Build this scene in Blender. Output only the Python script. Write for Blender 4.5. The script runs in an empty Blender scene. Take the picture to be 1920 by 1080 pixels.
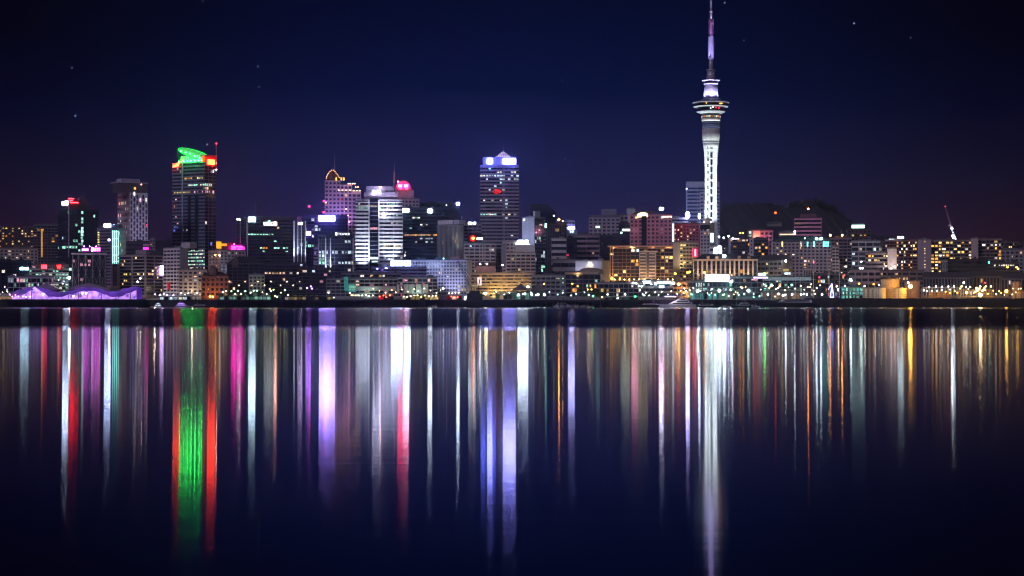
import bpy, math, random
from mathutils import Vector, Matrix
sc = bpy.context.scene
COL = sc.collection
HAZE = 1.05e-4
K = 2.7e-4            # radians per pixel of a 1920 wide frame
CAM_H = 3.0
R = math.radians
rnd = random.Random(7)

def px(x, Y): return (x - 960) * K * Y
def pz(y, Y): return CAM_H + (570 - y) * K * Y
def gz(Y):
    pts = [(0, 7), (1960, 7), (2060, 11), (2300, 26), (2600, 46), (3200, 60), (9000, 60)]
    for (a, za), (b, zb) in zip(pts, pts[1:]):
        if Y <= b: return za + (zb - za) * (Y - a) / (b - a)
    return 60

# ------------------------------------------------------------------ materials
MATS = {}
def nodes(name):
    m = bpy.data.materials.new(name); m.use_nodes = True
    nt = m.node_tree; nt.nodes.clear()
    o = nt.nodes.new('ShaderNodeOutputMaterial')
    return m, nt, o
def N(nt, t, **kw):
    n = nt.nodes.new(t)
    for k, v in kw.items(): setattr(n, k, v)
    return n
def L(nt, a, b): nt.links.new(a, b)

def wall(c, rough=.75, var=.35, name='facade'):
    """weathered wall: base colour broken up by stains (object space)"""
    if isinstance(c, (int, float)): c = (c, c, c)
    key = ('w', tuple(c), rough)
    if key in MATS: return MATS[key]
    m, nt, o = nodes(name)
    p = N(nt, 'ShaderNodeBsdfPrincipled')
    tc = N(nt, 'ShaderNodeTexCoord')
    mp = N(nt, 'ShaderNodeMapping'); mp.inputs['Scale'].default_value = (.12, .12, .035)
    n1 = N(nt, 'ShaderNodeTexNoise'); n1.inputs['Scale'].default_value = 2.2; n1.inputs['Detail'].default_value = 6
    n2 = N(nt, 'ShaderNodeTexNoise'); n2.inputs['Scale'].default_value = .55; n2.inputs['Detail'].default_value = 3
    L(nt, tc.outputs['Object'], mp.inputs[0]); L(nt, mp.outputs[0], n1.inputs[0]); L(nt, tc.outputs['Object'], n2.inputs[0])
    ad = N(nt, 'ShaderNodeMath', operation='ADD'); L(nt, n1.outputs[0], ad.inputs[0]); L(nt, n2.outputs[0], ad.inputs[1])
    mr = N(nt, 'ShaderNodeMapRange'); mr.inputs[1].default_value = .6; mr.inputs[2].default_value = 1.4
    mr.inputs[3].default_value = 1 - var; mr.inputs[4].default_value = 1 + var * .35
    L(nt, ad.outputs[0], mr.inputs[0])
    vm = N(nt, 'ShaderNodeVectorMath', operation='SCALE'); vm.inputs[0].default_value = c
    L(nt, mr.outputs[0], vm.inputs['Scale']); L(nt, vm.outputs[0], p.inputs['Base Color'])
    p.inputs['Roughness'].default_value = rough
    L(nt, p.outputs[0], o.inputs[0]); MATS[key] = m
    return m

def glass(c=(.012, .014, .022), rough=.12):
    key = ('gl', c, rough)
    if key in MATS: return MATS[key]
    m, nt, o = nodes('dark_glass'); p = N(nt, 'ShaderNodeBsdfPrincipled')
    oi = N(nt, 'ShaderNodeObjectInfo')
    mr = N(nt, 'ShaderNodeMapRange'); mr.inputs[3].default_value = .5; mr.inputs[4].default_value = 2.2
    L(nt, oi.outputs['Random'], mr.inputs[0])
    vm = N(nt, 'ShaderNodeVectorMath', operation='SCALE'); vm.inputs[0].default_value = c
    L(nt, mr.outputs[0], vm.inputs['Scale']); L(nt, vm.outputs[0], p.inputs['Base Color'])
    p.inputs['Roughness'].default_value = rough
    L(nt, p.outputs[0], o.inputs[0]); MATS[key] = m
    return m

def metal(c, rough=.45):
    key = ('mt', tuple(c), rough)
    if key in MATS: return MATS[key]
    m, nt, o = nodes('painted_metal'); p = N(nt, 'ShaderNodeBsdfPrincipled')
    tc = N(nt, 'ShaderNodeTexCoord'); n1 = N(nt, 'ShaderNodeTexNoise'); n1.inputs['Scale'].default_value = .7
    L(nt, tc.outputs['Object'], n1.inputs[0])
    mr = N(nt, 'ShaderNodeMapRange'); mr.inputs[3].default_value = .6; mr.inputs[4].default_value = 1.25
    L(nt, n1.outputs[0], mr.inputs[0])
    vm = N(nt, 'ShaderNodeVectorMath', operation='SCALE'); vm.inputs[0].default_value = c
    L(nt, mr.outputs[0], vm.inputs['Scale']); L(nt, vm.outputs[0], p.inputs['Base Color'])
    p.inputs['Roughness'].default_value = rough; p.inputs['Metallic'].default_value = .3
    L(nt, p.outputs[0], o.inputs[0]); MATS[key] = m
    return m

PAL = {'w': (1, .62, .34), 'a': (1, .42, .07), 'y': (1, .72, .24), 'c': (.68, .86, 1), 'g': (.42, 1, .72), 'b': (.16, .22, 1),
       'p': (1, .45, .6), 'r': (1, .02, .05), 'n': (1, .9, .74), 'v': (.42, .2, 1), 't': (.2, .9, .85)}
def lit(code, s=1.6):
    """lit window: lamps behind blinds, so the pane is uneven and every pane differs"""
    s *= .62
    key = ('lit', code, s)
    if key in MATS: return MATS[key]
    m, nt, o = nodes('lit_room'); e = N(nt, 'ShaderNodeEmission'); e.inputs[0].default_value = (*PAL[code], 1)
    oi = N(nt, 'ShaderNodeObjectInfo'); tc = N(nt, 'ShaderNodeTexCoord')
    n1 = N(nt, 'ShaderNodeTexNoise'); n1.inputs['Scale'].default_value = .9; n1.inputs['Detail'].default_value = 2
    va = N(nt, 'ShaderNodeVectorMath', operation='MULTIPLY_ADD'); va.inputs[1].default_value = (1, 1, 1.4)
    cx = N(nt, 'ShaderNodeCombineXYZ'); mu = N(nt, 'ShaderNodeMath', operation='MULTIPLY'); mu.inputs[1].default_value = 90
    L(nt, oi.outputs['Random'], mu.inputs[0]); L(nt, mu.outputs[0], cx.inputs[0]); L(nt, mu.outputs[0], cx.inputs[1])
    L(nt, tc.outputs['Object'], va.inputs[0]); L(nt, cx.outputs[0], va.inputs[2]); L(nt, va.outputs[0], n1.inputs[0])
    mr = N(nt, 'ShaderNodeMapRange'); mr.inputs[1].default_value = .35; mr.inputs[2].default_value = .65
    mr.inputs[3].default_value = .25; mr.inputs[4].default_value = 1.3
    L(nt, n1.outputs[0], mr.inputs[0])
    m2 = N(nt, 'ShaderNodeMapRange'); m2.inputs[3].default_value = .3 * s; m2.inputs[4].default_value = 1.7 * s
    L(nt, oi.outputs['Random'], m2.inputs[0])
    mm = N(nt, 'ShaderNodeMath', operation='MULTIPLY'); L(nt, mr.outputs[0], mm.inputs[0]); L(nt, m2.outputs[0], mm.inputs[1])
    L(nt, mm.outputs[0], e.inputs[1]); L(nt, e.outputs[0], o.inputs[0])
    try: m.cycles.emission_sampling = 'NONE'
    except Exception: pass
    MATS[key] = m
    return m
def glow(c, s, sample=True, name='lamp_light'):
    if s > 15: s = 15 * (s / 15) ** .8
    key = ('glow', tuple(c), s, sample)
    if key in MATS: return MATS[key]
    m, nt, o = nodes(name); e = N(nt, 'ShaderNodeEmission'); e.inputs[0].default_value = (*c, 1); e.inputs[1].default_value = s
    L(nt, e.outputs[0], o.inputs[0])
    if not sample:
        try: m.cycles.emission_sampling = 'NONE'
        except Exception: pass
    MATS[key] = m
    return m

# ------------------------------------------------------------------ meshes and objects
class MB:
    def __init__(s): s.v = []; s.f = []; s.m = []
    def add(s, vs, fs, mi=0):
        b = len(s.v); s.v += [tuple(v) for v in vs]
        for f in fs: s.f.append([b + i for i in f]); s.m.append(mi)
        return s
    def box(s, x0, x1, y0, y1, z0, z1, mi=0):
        return s.add([(x0, y0, z0), (x1, y0, z0), (x1, y1, z0), (x0, y1, z0), (x0, y0, z1), (x1, y0, z1), (x1, y1, z1), (x0, y1, z1)],
              [(0, 3, 2, 1), (4, 5, 6, 7), (0, 1, 5, 4), (1, 2, 6, 5), (2, 3, 7, 6), (3, 0, 4, 7)], mi)
    def tube(s, a, b, r0, r1=None, n=6, mi=0):
        r1 = r0 if r1 is None else r1
        a, b = Vector(a), Vector(b); d = (b - a).normalized()
        u = d.orthogonal().normalized(); w = d.cross(u)
        vs = []
        for p, r in ((a, r0), (b, r1)):
            for i in range(n):
                t = 2 * math.pi * i / n; vs.append(p + u * (r * math.cos(t)) + w * (r * math.sin(t)))
        fs = [(i, (i + 1) % n, n + (i + 1) % n, n + i) for i in range(n)] + [tuple(range(n - 1, -1, -1)), tuple(range(n, 2 * n))]
        return s.add(vs, fs, mi)
    def lathe(s, prof, n=24, c=(0, 0, 0), mi=0):
        vs = []; fs = []
        for r, z in prof:
            for i in range(n):
                t = 2 * math.pi * i / n; vs.append((c[0] + r * math.cos(t), c[1] + r * math.sin(t), c[2] + z))
        for j in range(len(prof) - 1):
            for i in range(n): fs.append((j * n + i, j * n + (i + 1) % n, (j + 1) * n + (i + 1) % n, (j + 1) * n + i))
        fs.append(tuple(range(n - 1, -1, -1))); fs.append(tuple(range((len(prof) - 1) * n, len(prof) * n)))
        return s.add(vs, fs, mi)
    def ball(s, c, r, n=8, m=5, sz=1, mi=0):
        prof = [(max(.02 * r, r * math.sin(math.pi * j / m)), -r * sz * math.cos(math.pi * j / m)) for j in range(m + 1)]
        return s.lathe(prof, n, c, mi)
    def prism(s, pts, y0, y1, mi=0):
        """outline in x,z extruded along y"""
        n = len(pts)
        vs = [(x, y0, z) for x, z in pts] + [(x, y1, z) for x, z in pts]
        fs = [tuple(range(n)), tuple(range(2 * n - 1, n - 1, -1))] + [(i, n + i, n + (i + 1) % n, (i + 1) % n) for i in range(n)]
        return s.add(vs, fs, mi)
    def mesh(s, name, mats):
        me = bpy.data.meshes.new(name); me.from_pydata(s.v, [], s.f)
        if not isinstance(mats, (list, tuple)): mats = [mats]
        for m in mats: me.materials.append(m)
        if len(mats) > 1: me.polygons.foreach_set('material_index', s.m)
        me.update()
        return me
    def build(s, name, mats, parent=None, loc=None, smooth=False):
        me = s.mesh(name, mats)
        if smooth:
            me.polygons.foreach_set('use_smooth', [True] * len(me.polygons))
        return obj(name, me, parent, loc)
def obj(name, me, parent=None, loc=None):
    o = bpy.data.objects.new(name, me); COL.objects.link(o)
    if parent: o.parent = parent
    if loc: o.location = loc
    return o
def thing(name, label, cat, loc=(0, 0, 0), rz=0, group=None):
    o = bpy.data.objects.new(name, None); COL.objects.link(o)
    o.location = loc; o.rotation_euler = (0, 0, rz); o['label'] = label; o['category'] = cat; o.empty_display_size = 1
    if group: o['group'] = group
    return o
def tag(o, label, cat, group=None, kind=None):
    o['label'] = label; o['category'] = cat
    if group: o['group'] = group
    if kind: o['kind'] = kind
    return o
def struct(o, label=None):
    o['kind'] = 'structure'
    if label: o['label'] = label
    return o
def lamp(kind, loc, energy, color, target=None, **kw):
    d = bpy.data.lights.new('flood_' + kind.lower(), kind); d.energy = energy; d.color = color
    for k, v in kw.items(): setattr(d, k, v)
    o = bpy.data.objects.new('flood_lamp', d); COL.objects.link(o); o.location = loc  # fill lamps are unseen extras put in to brighten facades
    if target is not None:
        o.rotation_euler = (Vector(target) - Vector(loc)).to_track_quat('-Z', 'Y').to_euler()
    return o

# ------------------------------------------------------------------ buildings
STY = {  # window share of bay width / floor height, relief of spandrels and piers, bay metres
    'grid':   dict(ww=.58, wh=.52, rh=.25, rv=.3, bay=3.9),
    'wide':   dict(ww=.8, wh=.5, rh=.4, rv=.3, bay=4.6),
    'ribbon': dict(ww=.97, wh=.5, rh=.35, rv=.2, bay=9),
    'slab':   dict(ww=.86, wh=.66, rh=1.3, rv=.4, bay=4.2),
    'fins':   dict(ww=.62, wh=.95, rh=.06, rv=.7, bay=2.6),
    'glass':  dict(ww=.93, wh=.86, rh=.08, rv=.12, bay=3.6),
    'hex':    dict(ww=.6, wh=.74, rh=.0, rv=.0, bay=3.6),
    'frame':  dict(ww=.9, wh=.82, rh=.55, rv=.5, bay=5),
    'blank':  None,
}
PANES = {}
def pane(w, h, mat, hexa=False):
    key = (round(w, 2), round(h, 2), mat.name, hexa)
    if key not in PANES:
        b = MB()
        if hexa:
            b.add([(-w * .3, 0, -h / 2), (w * .3, 0, -h / 2), (w / 2, 0, -h * .2), (w / 2, 0, h * .2), (w * .3, 0, h / 2), (-w * .3, 0, h / 2), (-w / 2, 0, h * .2), (-w / 2, 0, -h * .2)], [tuple(range(8))])
        else:
            b.add([(-w / 2, 0, -h / 2), (w / 2, 0, -h / 2), (w / 2, 0, h / 2), (-w / 2, 0, h / 2)], [(0, 1, 2, 3)])
        PANES[key] = b.mesh('window', mat)
    return PANES[key]
BUILT = []
class Bld:
    def __init__(s, name, cat, label, x0, x1, yt, Y, wc, sty='grid', xs=None, th=35, main=None, depth=26, ss=None, lit_p=.08, pal='w', rows=(), spots=(),
                 fl=3.7, glc=None, roof='flat', group=None, cap=100, top=1.2, bot=3.0, srows=(), slit=None, swc=None, ls=1.6, roofc=None, bay=None, rzx=0, base=None):
        s.Y = Y; s.x0, s.x1 = x0, x1; s.yt = yt; s.rng = random.Random(hash((x0 * 13 + x1 * 7 + yt)) & 0xffff)
        bz = gz(Y) if base is None else base; s.bz = bz
        s.H = pz(yt, Y) - bz
        s.wmat = wall(wc)
        if xs is None:
            X0, X1 = px(x0, Y), px(x1, Y); cxm = (X0 + X1) / 2
            s.W = (X1 - X0); s.D = depth; rz = -math.atan2(cxm, Y) + R(rzx); loc = (cxm, Y, bz); side = None
            s.fx = (x0, x1)
        else:
            t = R(th); C = Vector((px(xs, Y), Y)); main = main or ('L' if xs - x0 > x1 - xs else 'R')
            def ln(u, xe):
                a = (xe - 960) * K; return (a * C.y - C.x) / (u.x - a * u.y)
            if main == 'L':
                u, v = Vector((-math.cos(t), math.sin(t))), Vector((math.sin(t), math.cos(t)))
                s.W = ln(u, x0); s.D = ln(v, x1); c = C + u * (s.W / 2); rz = -t; side = 'right'; s.fx = (x0, xs); s.sx = (xs, x1)
            else:
                u, v = Vector((math.cos(t), math.sin(t))), Vector((-math.sin(t), math.cos(t)))
                s.W = ln(u, x1); s.D = ln(v, x0); c = C + u * (s.W / 2); rz = t; side = 'left'; s.fx = (xs, x1); s.sx = (x0, xs)
            loc = (c.x, c.y, bz)
        s.root = thing(name, label, cat, loc, rz, group); s.side = side; s.rz = rz; s.loc = Vector(loc)
        gl = glass(glc) if glc else glass()
        body = MB(); W, D, H = s.W, s.D, s.H
        body.box(-W / 2, W / 2, 0, D, -3, H, 0)
        cand = []
        s.facade(body, 'front', sty, W, fl, top, bot, lit_p, pal, rows, spots, cand, bay)
        if side: s.facade(body, side, ss or sty, D, fl, top, bot, lit_p if slit is None else slit, pal, srows or rows, spots, cand, bay)
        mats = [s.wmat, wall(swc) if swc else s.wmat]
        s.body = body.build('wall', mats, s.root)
        # panes: lit ones first, at most `cap` parts; the rest as one mass
        cand.sort(key=lambda c: (c[5] is None, s.rng.random()))
        rest = MB()
        for (f, u, z, w, h, code, hx) in cand[cap:]:
            p = s.emb(f, u, z, .06); a, q = s.emb(f, u - w / 2, z - h / 2, .06), s.emb(f, u + w / 2, z - h / 2, .06)
            rest.add([a, q, (q[0], q[1], z + h / 2), (a[0], a[1], z + h / 2)], [(0, 1, 2, 3)])
        if rest.f:
            r = rest.build('window', gl, s.root); r['kind'] = 'stuff'
        for (f, u, z, w, h, code, hx) in cand[:cap]:
            m = gl if code is None else lit(code, ls)
            o = obj('window', pane(w, h, m, hx), s.root, s.emb(f, u, z, .06 if code is None else .11))
            if f == 'right': o.rotation_euler = (0, 0, R(90))
            elif f == 'left': o.rotation_euler = (0, 0, R(-90))
        rc = wall(roofc if roofc else tuple(max(.02, x * .45) for x in (wc if not isinstance(wc, (int, float)) else (wc,) * 3)))
        if roof == 'flat':
            b = MB(); e = .35
            b.box(-W / 2 - e, W / 2 + e, -e, .25, H - .3, H + .7); b.box(-W / 2 - e, W / 2 + e, D - .25, D + e, H - .3, H + .7)
            b.box(-W / 2 - e, -W / 2 + .25, .25, D - .25, H - .3, H + .7); b.box(W / 2 - .25, W / 2 + e, .25, D - .25, H - .3, H + .7)
            for i in range(2 + int(W / 14)):
                w = s.rng.uniform(1.5, min(7, W * .3)); x = s.rng.uniform(-W / 2 + w, W / 2 - w); y = s.rng.uniform(3, max(3.5, D * .5))
                b.box(x - w / 2, x + w / 2, y, y + s.rng.uniform(2, 5), H - .05, H + s.rng.uniform(1.2, 2.8))
            b.build('roof', rc, s.root)
        elif roof == 'gable':
            b = MB(); rh = min(W, D) * .22
            b.add([(-W / 2 - .5, -.6, H), (W / 2 + .5, -.6, H), (W / 2 + .5, D + .6, H), (-W / 2 - .5, D + .6, H), (-W / 2 - .5, D / 2, H + rh), (W / 2 + .5, D / 2, H + rh)],
                  [(0, 1, 5, 4), (2, 3, 4, 5), (0, 4, 3), (1, 2, 5), (3, 2, 1, 0)]); b.build('roof', rc, s.root)
        elif roof == 'hip':
            b = MB(); rh = min(W, D) * .25; q = min(W, D) * .4
            b.add([(-W / 2 - .5, -.6, H), (W / 2 + .5, -.6, H), (W / 2 + .5, D + .6, H), (-W / 2 - .5, D + .6, H), (-W / 2 + q, D / 2, H + rh), (W / 2 - q, D / 2, H + rh)],
                  [(0, 1, 5, 4), (2, 3, 4, 5), (0, 4, 3), (1, 2, 5), (3, 2, 1, 0)]); b.build('roof', rc, s.root)
        BUILT.append(s)
    def emb(s, f, u, z, out):
        if f == 'front': return (u, -out, z)
        if f == 'right': return (s.W / 2 + out, s.D / 2 + u, z)
        if f == 'left': return (-s.W / 2 - out, s.D / 2 - u, z)
    def fbox(s, b, f, u0, u1, z0, z1, o0, o1, mi=0):
        if f == 'front': b.box(u0, u1, -o1, -o0, z0, z1, mi)
        elif f == 'right': b.box(s.W / 2 + o0, s.W / 2 + o1, s.D / 2 + u0, s.D / 2 + u1, z0, z1, mi)
        else: b.box(-s.W / 2 - o1, -s.W / 2 - o0, s.D / 2 - u1, s.D / 2 - u0, z0, z1, mi)
    def facade(s, b, f, sty, W, fl, top, bot, lit_p, pal, rows, spots, cand, bay):
        st = STY[sty]
        if st is None or W < 2: return
        mi = 1 if f != 'front' else 0
        n = max(1, round((s.H - top - bot) / fl)); fh = (s.H - top - bot) / n
        m = max(1, round(W / (bay or st['bay']))); bw = W / m
        ww, wh = bw * st['ww'], fh * st['wh']
        if st['rh'] > 0:
            for i in range(n + 1):
                z = bot + i * fh; g = (fh - wh) / 2
                s.fbox(b, f, -W / 2, W / 2, z - g if i else z - bot * .5, z + g if i < n else s.H - .31, -.1, st['rh'], mi)
        if st['rv'] > 0:
            for j in range(m + 1):
                x = -W / 2 + j * bw; g = (bw - ww) / 2
                s.fbox(b, f, max(-W / 2, x - g) - (.02 if j == 0 else 0), min(W / 2, x + g) + (.02 if j == m else 0), bot * .5 + .05, s.H - .35, -.1, st['rv'], mi)
        fx = s.fx if f == 'front' else s.sx
        SY = K * s.Y
        flo = [s.rng.random() for _ in range(n)]
        grid = {}
        for i in range(n):
            zc = bot + (i + .5) * fh; yp = 570 - (zc + s.bz - CAM_H) / SY
            for j in range(m):
                uc = -W / 2 + (j + .5) * bw; xp = fx[0] + (uc + W / 2) / W * (fx[1] - fx[0])
                dz = fh * .5 if (sty == 'hex' and j % 2) else 0
                code = None
                grid[i, j] = [f, uc, zc + dz, ww, wh, code, sty == 'hex', xp, yp]
                q = max(1, round(ww / 2.7)) if sty != 'hex' else 1
                for k in range(q):   # an opening wider than a room is several rooms
                    us = uc - ww / 2 + (k + .5) * ww / q; xs_ = fx[0] + (us + W / 2) / W * (fx[1] - fx[0]); code = None
                    if s.rng.random() < lit_p * ((1.7 if flo[i] < .3 else .6) if sty in ('ribbon', 'glass') else 1): code = s.rng.choice(pal)
                    for (ry, xa, xb, c, pr) in rows:
                        if abs(yp - ry) <= fh / SY * .51 and xa <= xs_ <= xb:
                            code = s.rng.choice(c) if s.rng.random() < pr else None
                    if code and not (sty == 'hex' and zc + dz + wh / 2 > s.H - .5): cand.append((f, us, zc + dz + s.rng.uniform(-.06, .06), ww / q * s.rng.choice((.55, .75, .9, .9)), wh * s.rng.choice((.7, .85, .96)), code, sty == 'hex'))
        for (sx, sy, c) in spots:
            if fx[0] - 1 <= sx <= fx[1] + 1 and grid:
                k = min(grid, key=lambda q: (grid[q][7] - sx) ** 2 + (grid[q][8] - sy) ** 2)
                if abs(grid[k][8] - sy) < 9: cand.append((f, -W / 2 + (sx - fx[0]) / (fx[1] - fx[0]) * W if sty != 'hex' else grid[k][1], grid[k][2], min(2.6, ww), wh * .95, c, sty == 'hex'))
        for k, g in grid.items():
            if sty == 'hex' and g[2] + wh / 2 > s.H - .5: continue
            cand.append(tuple(g[:7]))
    # ---- extra parts measured on the front (or side) face
    def u(s, x, f='front'):
        fx = s.fx if f == 'front' else s.sx; W = s.W if f == 'front' else s.D
        return (x - fx[0]) / (fx[1] - fx[0]) * W - W / 2
    def z(s, y): return pz(y, s.Y) - s.bz
    def part(s, name, xa, xb, ya, yb, mat, o0=-.1, o1=.5, f='front', parent=None):
        b = MB(); s.fbox(b, f, s.u(xa, f), s.u(xb, f), s.z(yb), s.z(ya), o0, o1)
        return b.build(name, mat, parent or s.root)
    def text(s, txt, xa, xb, ya, yb, mat, out=.55, f='front', parent=None, name='lettering', ex=.12):
        c = bpy.data.curves.new(name, 'FONT'); c.body = txt; c.align_x = 'CENTER'; c.align_y = 'CENTER'; c.extrude = ex; c.size = 1
        tmp = bpy.data.objects.new('tmp', c); COL.objects.link(tmp); bpy.context.view_layer.update()
        me = bpy.data.meshes.new_from_object(tmp.evaluated_get(bpy.context.evaluated_depsgraph_get())); bpy.data.objects.remove(tmp); bpy.data.curves.remove(c)
        me.materials.clear(); me.materials.append(mat)
        vx = [v.co.x for v in me.vertices]; vy = [v.co.y for v in me.vertices]; mx, my = (max(vx) + min(vx)) / 2, (max(vy) + min(vy)) / 2
        for v in me.vertices: v.co.x -= mx; v.co.y -= my
        w, h = max(vx) - min(vx), max(vy) - min(vy)
        o = obj(name, me, parent or s.root)
        o.location = s.emb(f, (s.u(xa, f) + s.u(xb, f)) / 2, (s.z(ya) + s.z(yb)) / 2, out)
        o.rotation_euler = (R(90), 0, {'front': 0, 'right': R(90), 'left': R(-90)}[f])
        o.scale = (abs(s.u(xb, f) - s.u(xa, f)) / w, (s.z(ya) - s.z(yb)) / h, 1)
        return o
    def block(s, name, xa, xb, ya, yb, mat, d0, d1):
        """a box standing on the roof, between depths d0 and d1 behind the front"""
        b = MB(); b.box(s.u(xa), s.u(xb), d0, d1, s.z(yb), s.z(ya)); return b.build(name, mat, s.root)
    def mast(s, x, ya, yb, r0, r1, mat, d=6, name='mast', lx=None):
        lx = s.u(x) if lx is None else lx
        b = MB(); b.tube((lx, d, s.z(yb)), (lx, d, s.z(ya)), r0, r1, 8); return b.build(name, mat, s.root)
    def beacon(s, x, y, c, st, r=.6, d=6, name='beacon', out=None, parent=None, lx=None):
        b = MB(); b.ball((0, 0, 0), r, 8, 6)
        return b.build(name, glow(c, st), parent or s.root, (s.u(x) if lx is None else lx, d if out is None else -out, s.z(y)))
    def flood(s, x, y, e, c, out=18, size=75, tx=None, ty=None):
        M = Matrix.Translation(s.loc) @ Matrix.Rotation(s.rz, 4, 'Z')
        a = M @ Vector((s.u(x), -out, s.z(y))); t = M @ Vector((s.u(tx if tx is not None else x), 0, s.z(ty if ty is not None else y)))
        return lamp('SPOT', a, e, c, t, spot_size=R(size), spot_blend=.8, shadow_soft_size=1.0)
D = Bld
# =================================================================== buildings, left third of the skyline
RED = (1, .012, .02); MAG = (1, .015, .5); WBL = (.55, .66, 1); VIO = (.36, .2, 1); AMB = (1, .36, .03); WHT = (.86, .94, 1); GRN = (.02, 1, .08)
steel = metal((.35, .36, .4)); dark = metal((.05, .05, .06))

D('apartment_block', 'building', 'dark brown apartment block full of amber windows at the far left edge of the skyline', -8, 62, 424, 2480, (.16, .1, .09), 'grid',
  lit_p=.3, pal='waayw', fl=3.3, ls=2.2)
b = D('apartment_tower', 'apartment tower', 'apartment tower with a golden lit stair strip between curved balconies', 63, 109, 421, 2330, (.24, .21, .22), 'slab',
  lit_p=.06, pal='aw', fl=3.4, rows=[(433, 66, 82, 'a', .8)])
b.part('stair_strip', 77.5, 80, 432, 482, lit('a', 3), .2, 1.6)
D('apartment_row', 'building', 'low pale apartment row with square dark windows below the golden stair strip', -6, 70, 466, 2110, (.5, .44, .42), 'grid', lit_p=.12, pal='wgn', fl=3.4, xs=None)
D('office_block', 'office building', 'low pinkish office block behind the red letter signs at the left', 60, 128, 496, 2060, (.32, .22, .24), 'wide', lit_p=.3, pal='nwp', fl=3.6)
b = D('glass_office', 'office building', 'dark glass office at the far left with a small cyan lit sign on its front', -10, 58, 489, 1990, (.05, .06, .08), 'glass', lit_p=.14, pal='gcn', roof='flat')
b.part('sign', 37, 53, 501.5, 506, glow((.5, .85, 1), 22), .3, .9)
b = D('office_block', 'office building', 'brightly lit white office with open floors under the two red signs', 55, 128, 503, 1975, (.42, .46, .44), 'ribbon', lit_p=.5, pal='gncg', fl=3.4, ls=1.3, bay=6)
b.part('sign_board', 76.5, 89.5, 495.5, 505.5, metal((.3, .02, .02)), .2, .6)
for x in (79, 82, 84.5, 87): b.part('letter', x - .9, x + .9, 496.5, 504, glow((1, .03, .05), 12), .6, 1)
b.text('W', 106, 114, 496.5, 505, glow((1, .03, .03), 14), 1)
s_ = b.part('sign_board', 103.5, 116.5, 495, 506, metal((.3, .02, .02)), .2, .6)
b = D('wharf_pavilion', 'building', 'white gridded frame pavilion on the quay behind the purple shell hall', 16, 100, 519, 1935, (.6, .58, .62), 'frame', lit_p=.5, pal='gcnp', fl=4.4, bay=5.2, ls=1.2)

# dark glass tower with the red sign
b = D('office_tower', 'office tower', 'dark glass tower with a pyramid cap and white sign beside red light bars', 109, 185, 393, 2260, (.05, .055, .075), 'glass', xs=129, th=32, lit_p=.035, pal='ggc',
      fl=3.7, srows=[(463, 109, 129, 'g', .5)], rows=[(466, 129, 150, 'g', .7)], spots=[(154, 397 + 10.3 * i, 'g') for i in range(6)] + [(153, 437, 'g'), (153, 443, 'g'), (153, 457, 'g'), (144, 451, 'g'), (139, 452, 'g')], ls=2.6, glc=(.01, .014, .02))
b.part('corner_pier', 128.3, 129.6, 378, 482, wall((.5, .5, .55)), -.3, .9)
b.part('sign_drum', 129, 150, 374, 393, metal((.12, .03, .05)), -8, .0)
sg = b.part('sign', 118, 128, 376.5, 384, glow((.58, .7, 1), 60), .4, 1, 'left')
for y, xa, xb in ((372.5, 127.5, 138), (376.2, 130, 136), (379.6, 131, 146.5)): b.part('light_bar', xa, xb, y - .8, y + .8, glow(RED, 42), .4, 1)
m = MB(); u0, u1, zt = b.u(148), b.u(172), b.z(393)
m.add([(u0, 2, zt), (u1, 2, zt), (u1, 24, zt), (u0, 24, zt), (u0, 2, zt + 6), (u1, 2, zt + 6), (u1, 24, zt + 6), (u0, 24, zt + 6), ((u0 * .7 + u1 * .3), 12, zt + 15), ((u0 * .35 + u1 * .65), 12, zt + 15)],
      [(0, 1, 5, 4), (1, 2, 6, 5), (3, 0, 4, 7), (2, 3, 7, 6), (4, 5, 9, 8), (5, 6, 9), (6, 7, 8, 9), (7, 4, 8)]); m.build('pyramid_cap', wall((.12, .08, .1)), b.root)
b.mast(163, 356, 368, .25, .12, steel, 12)

# truss fronted hall with pink sign
b = D('truss_hall', 'building', 'dark hall behind white diagonal trusses with a pink lit rooftop sign', 136, 199, 477, 1985, (.045, .04, .05), 'glass', lit_p=.03, pal='p')
b.part('top_beam', 134, 200, 474.5, 477.5, wall((.6, .56, .6)), .5, 3)
m = MB()
xs_ = [137, 147.5, 161, 174, 187, 196.5]
for i, x in enumerate(xs_): m.tube((b.u(x), -2.4, 0), (b.u(x), -2.4, b.z(477)), .3, n=5)
for i in range(5):
    a, c = b.u(xs_[i]), b.u(xs_[i + 1]); zt, zm = b.z(478), b.z(512)
    m.tube((a, -2.5, zt), (c, -2.5, zm), .16, n=4); m.tube((c, -2.3, zt), (a, -2.3, zm), .16, n=4); m.tube((a, -2.5, zm), (c, -2.5, b.z(545)), .16, n=4); m.tube((c, -2.3, zm), (a, -2.3, b.z(545)), .16, n=4)
m.build('truss', wall((.5, .46, .5)), b.root)
sb = b.part('sign_board', 152, 189, 462.5, 473, metal((.12, .03, .2)), 1, 1.6)
b.part('sign', 154, 166, 466.2, 470.5, glow((1, .12, .75), 12), 1.7, 2, parent=None)
for x in (175.5, 179, 182.5, 186): b.part('letter', x - 1.3, x + 1.3, 464.5, 471, glow((1, .12, .75), 14), 1.7, 2)
b.part('sign_figure', 171, 173.6, 463.5, 471.5, glow((1, .5, .9), 14), 1.7, 2)
for x in (158, 168, 180): b.beacon(x, 462, (.3, .1, 1), 60, .55, out=1.5, name='sign_lamp')

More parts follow.
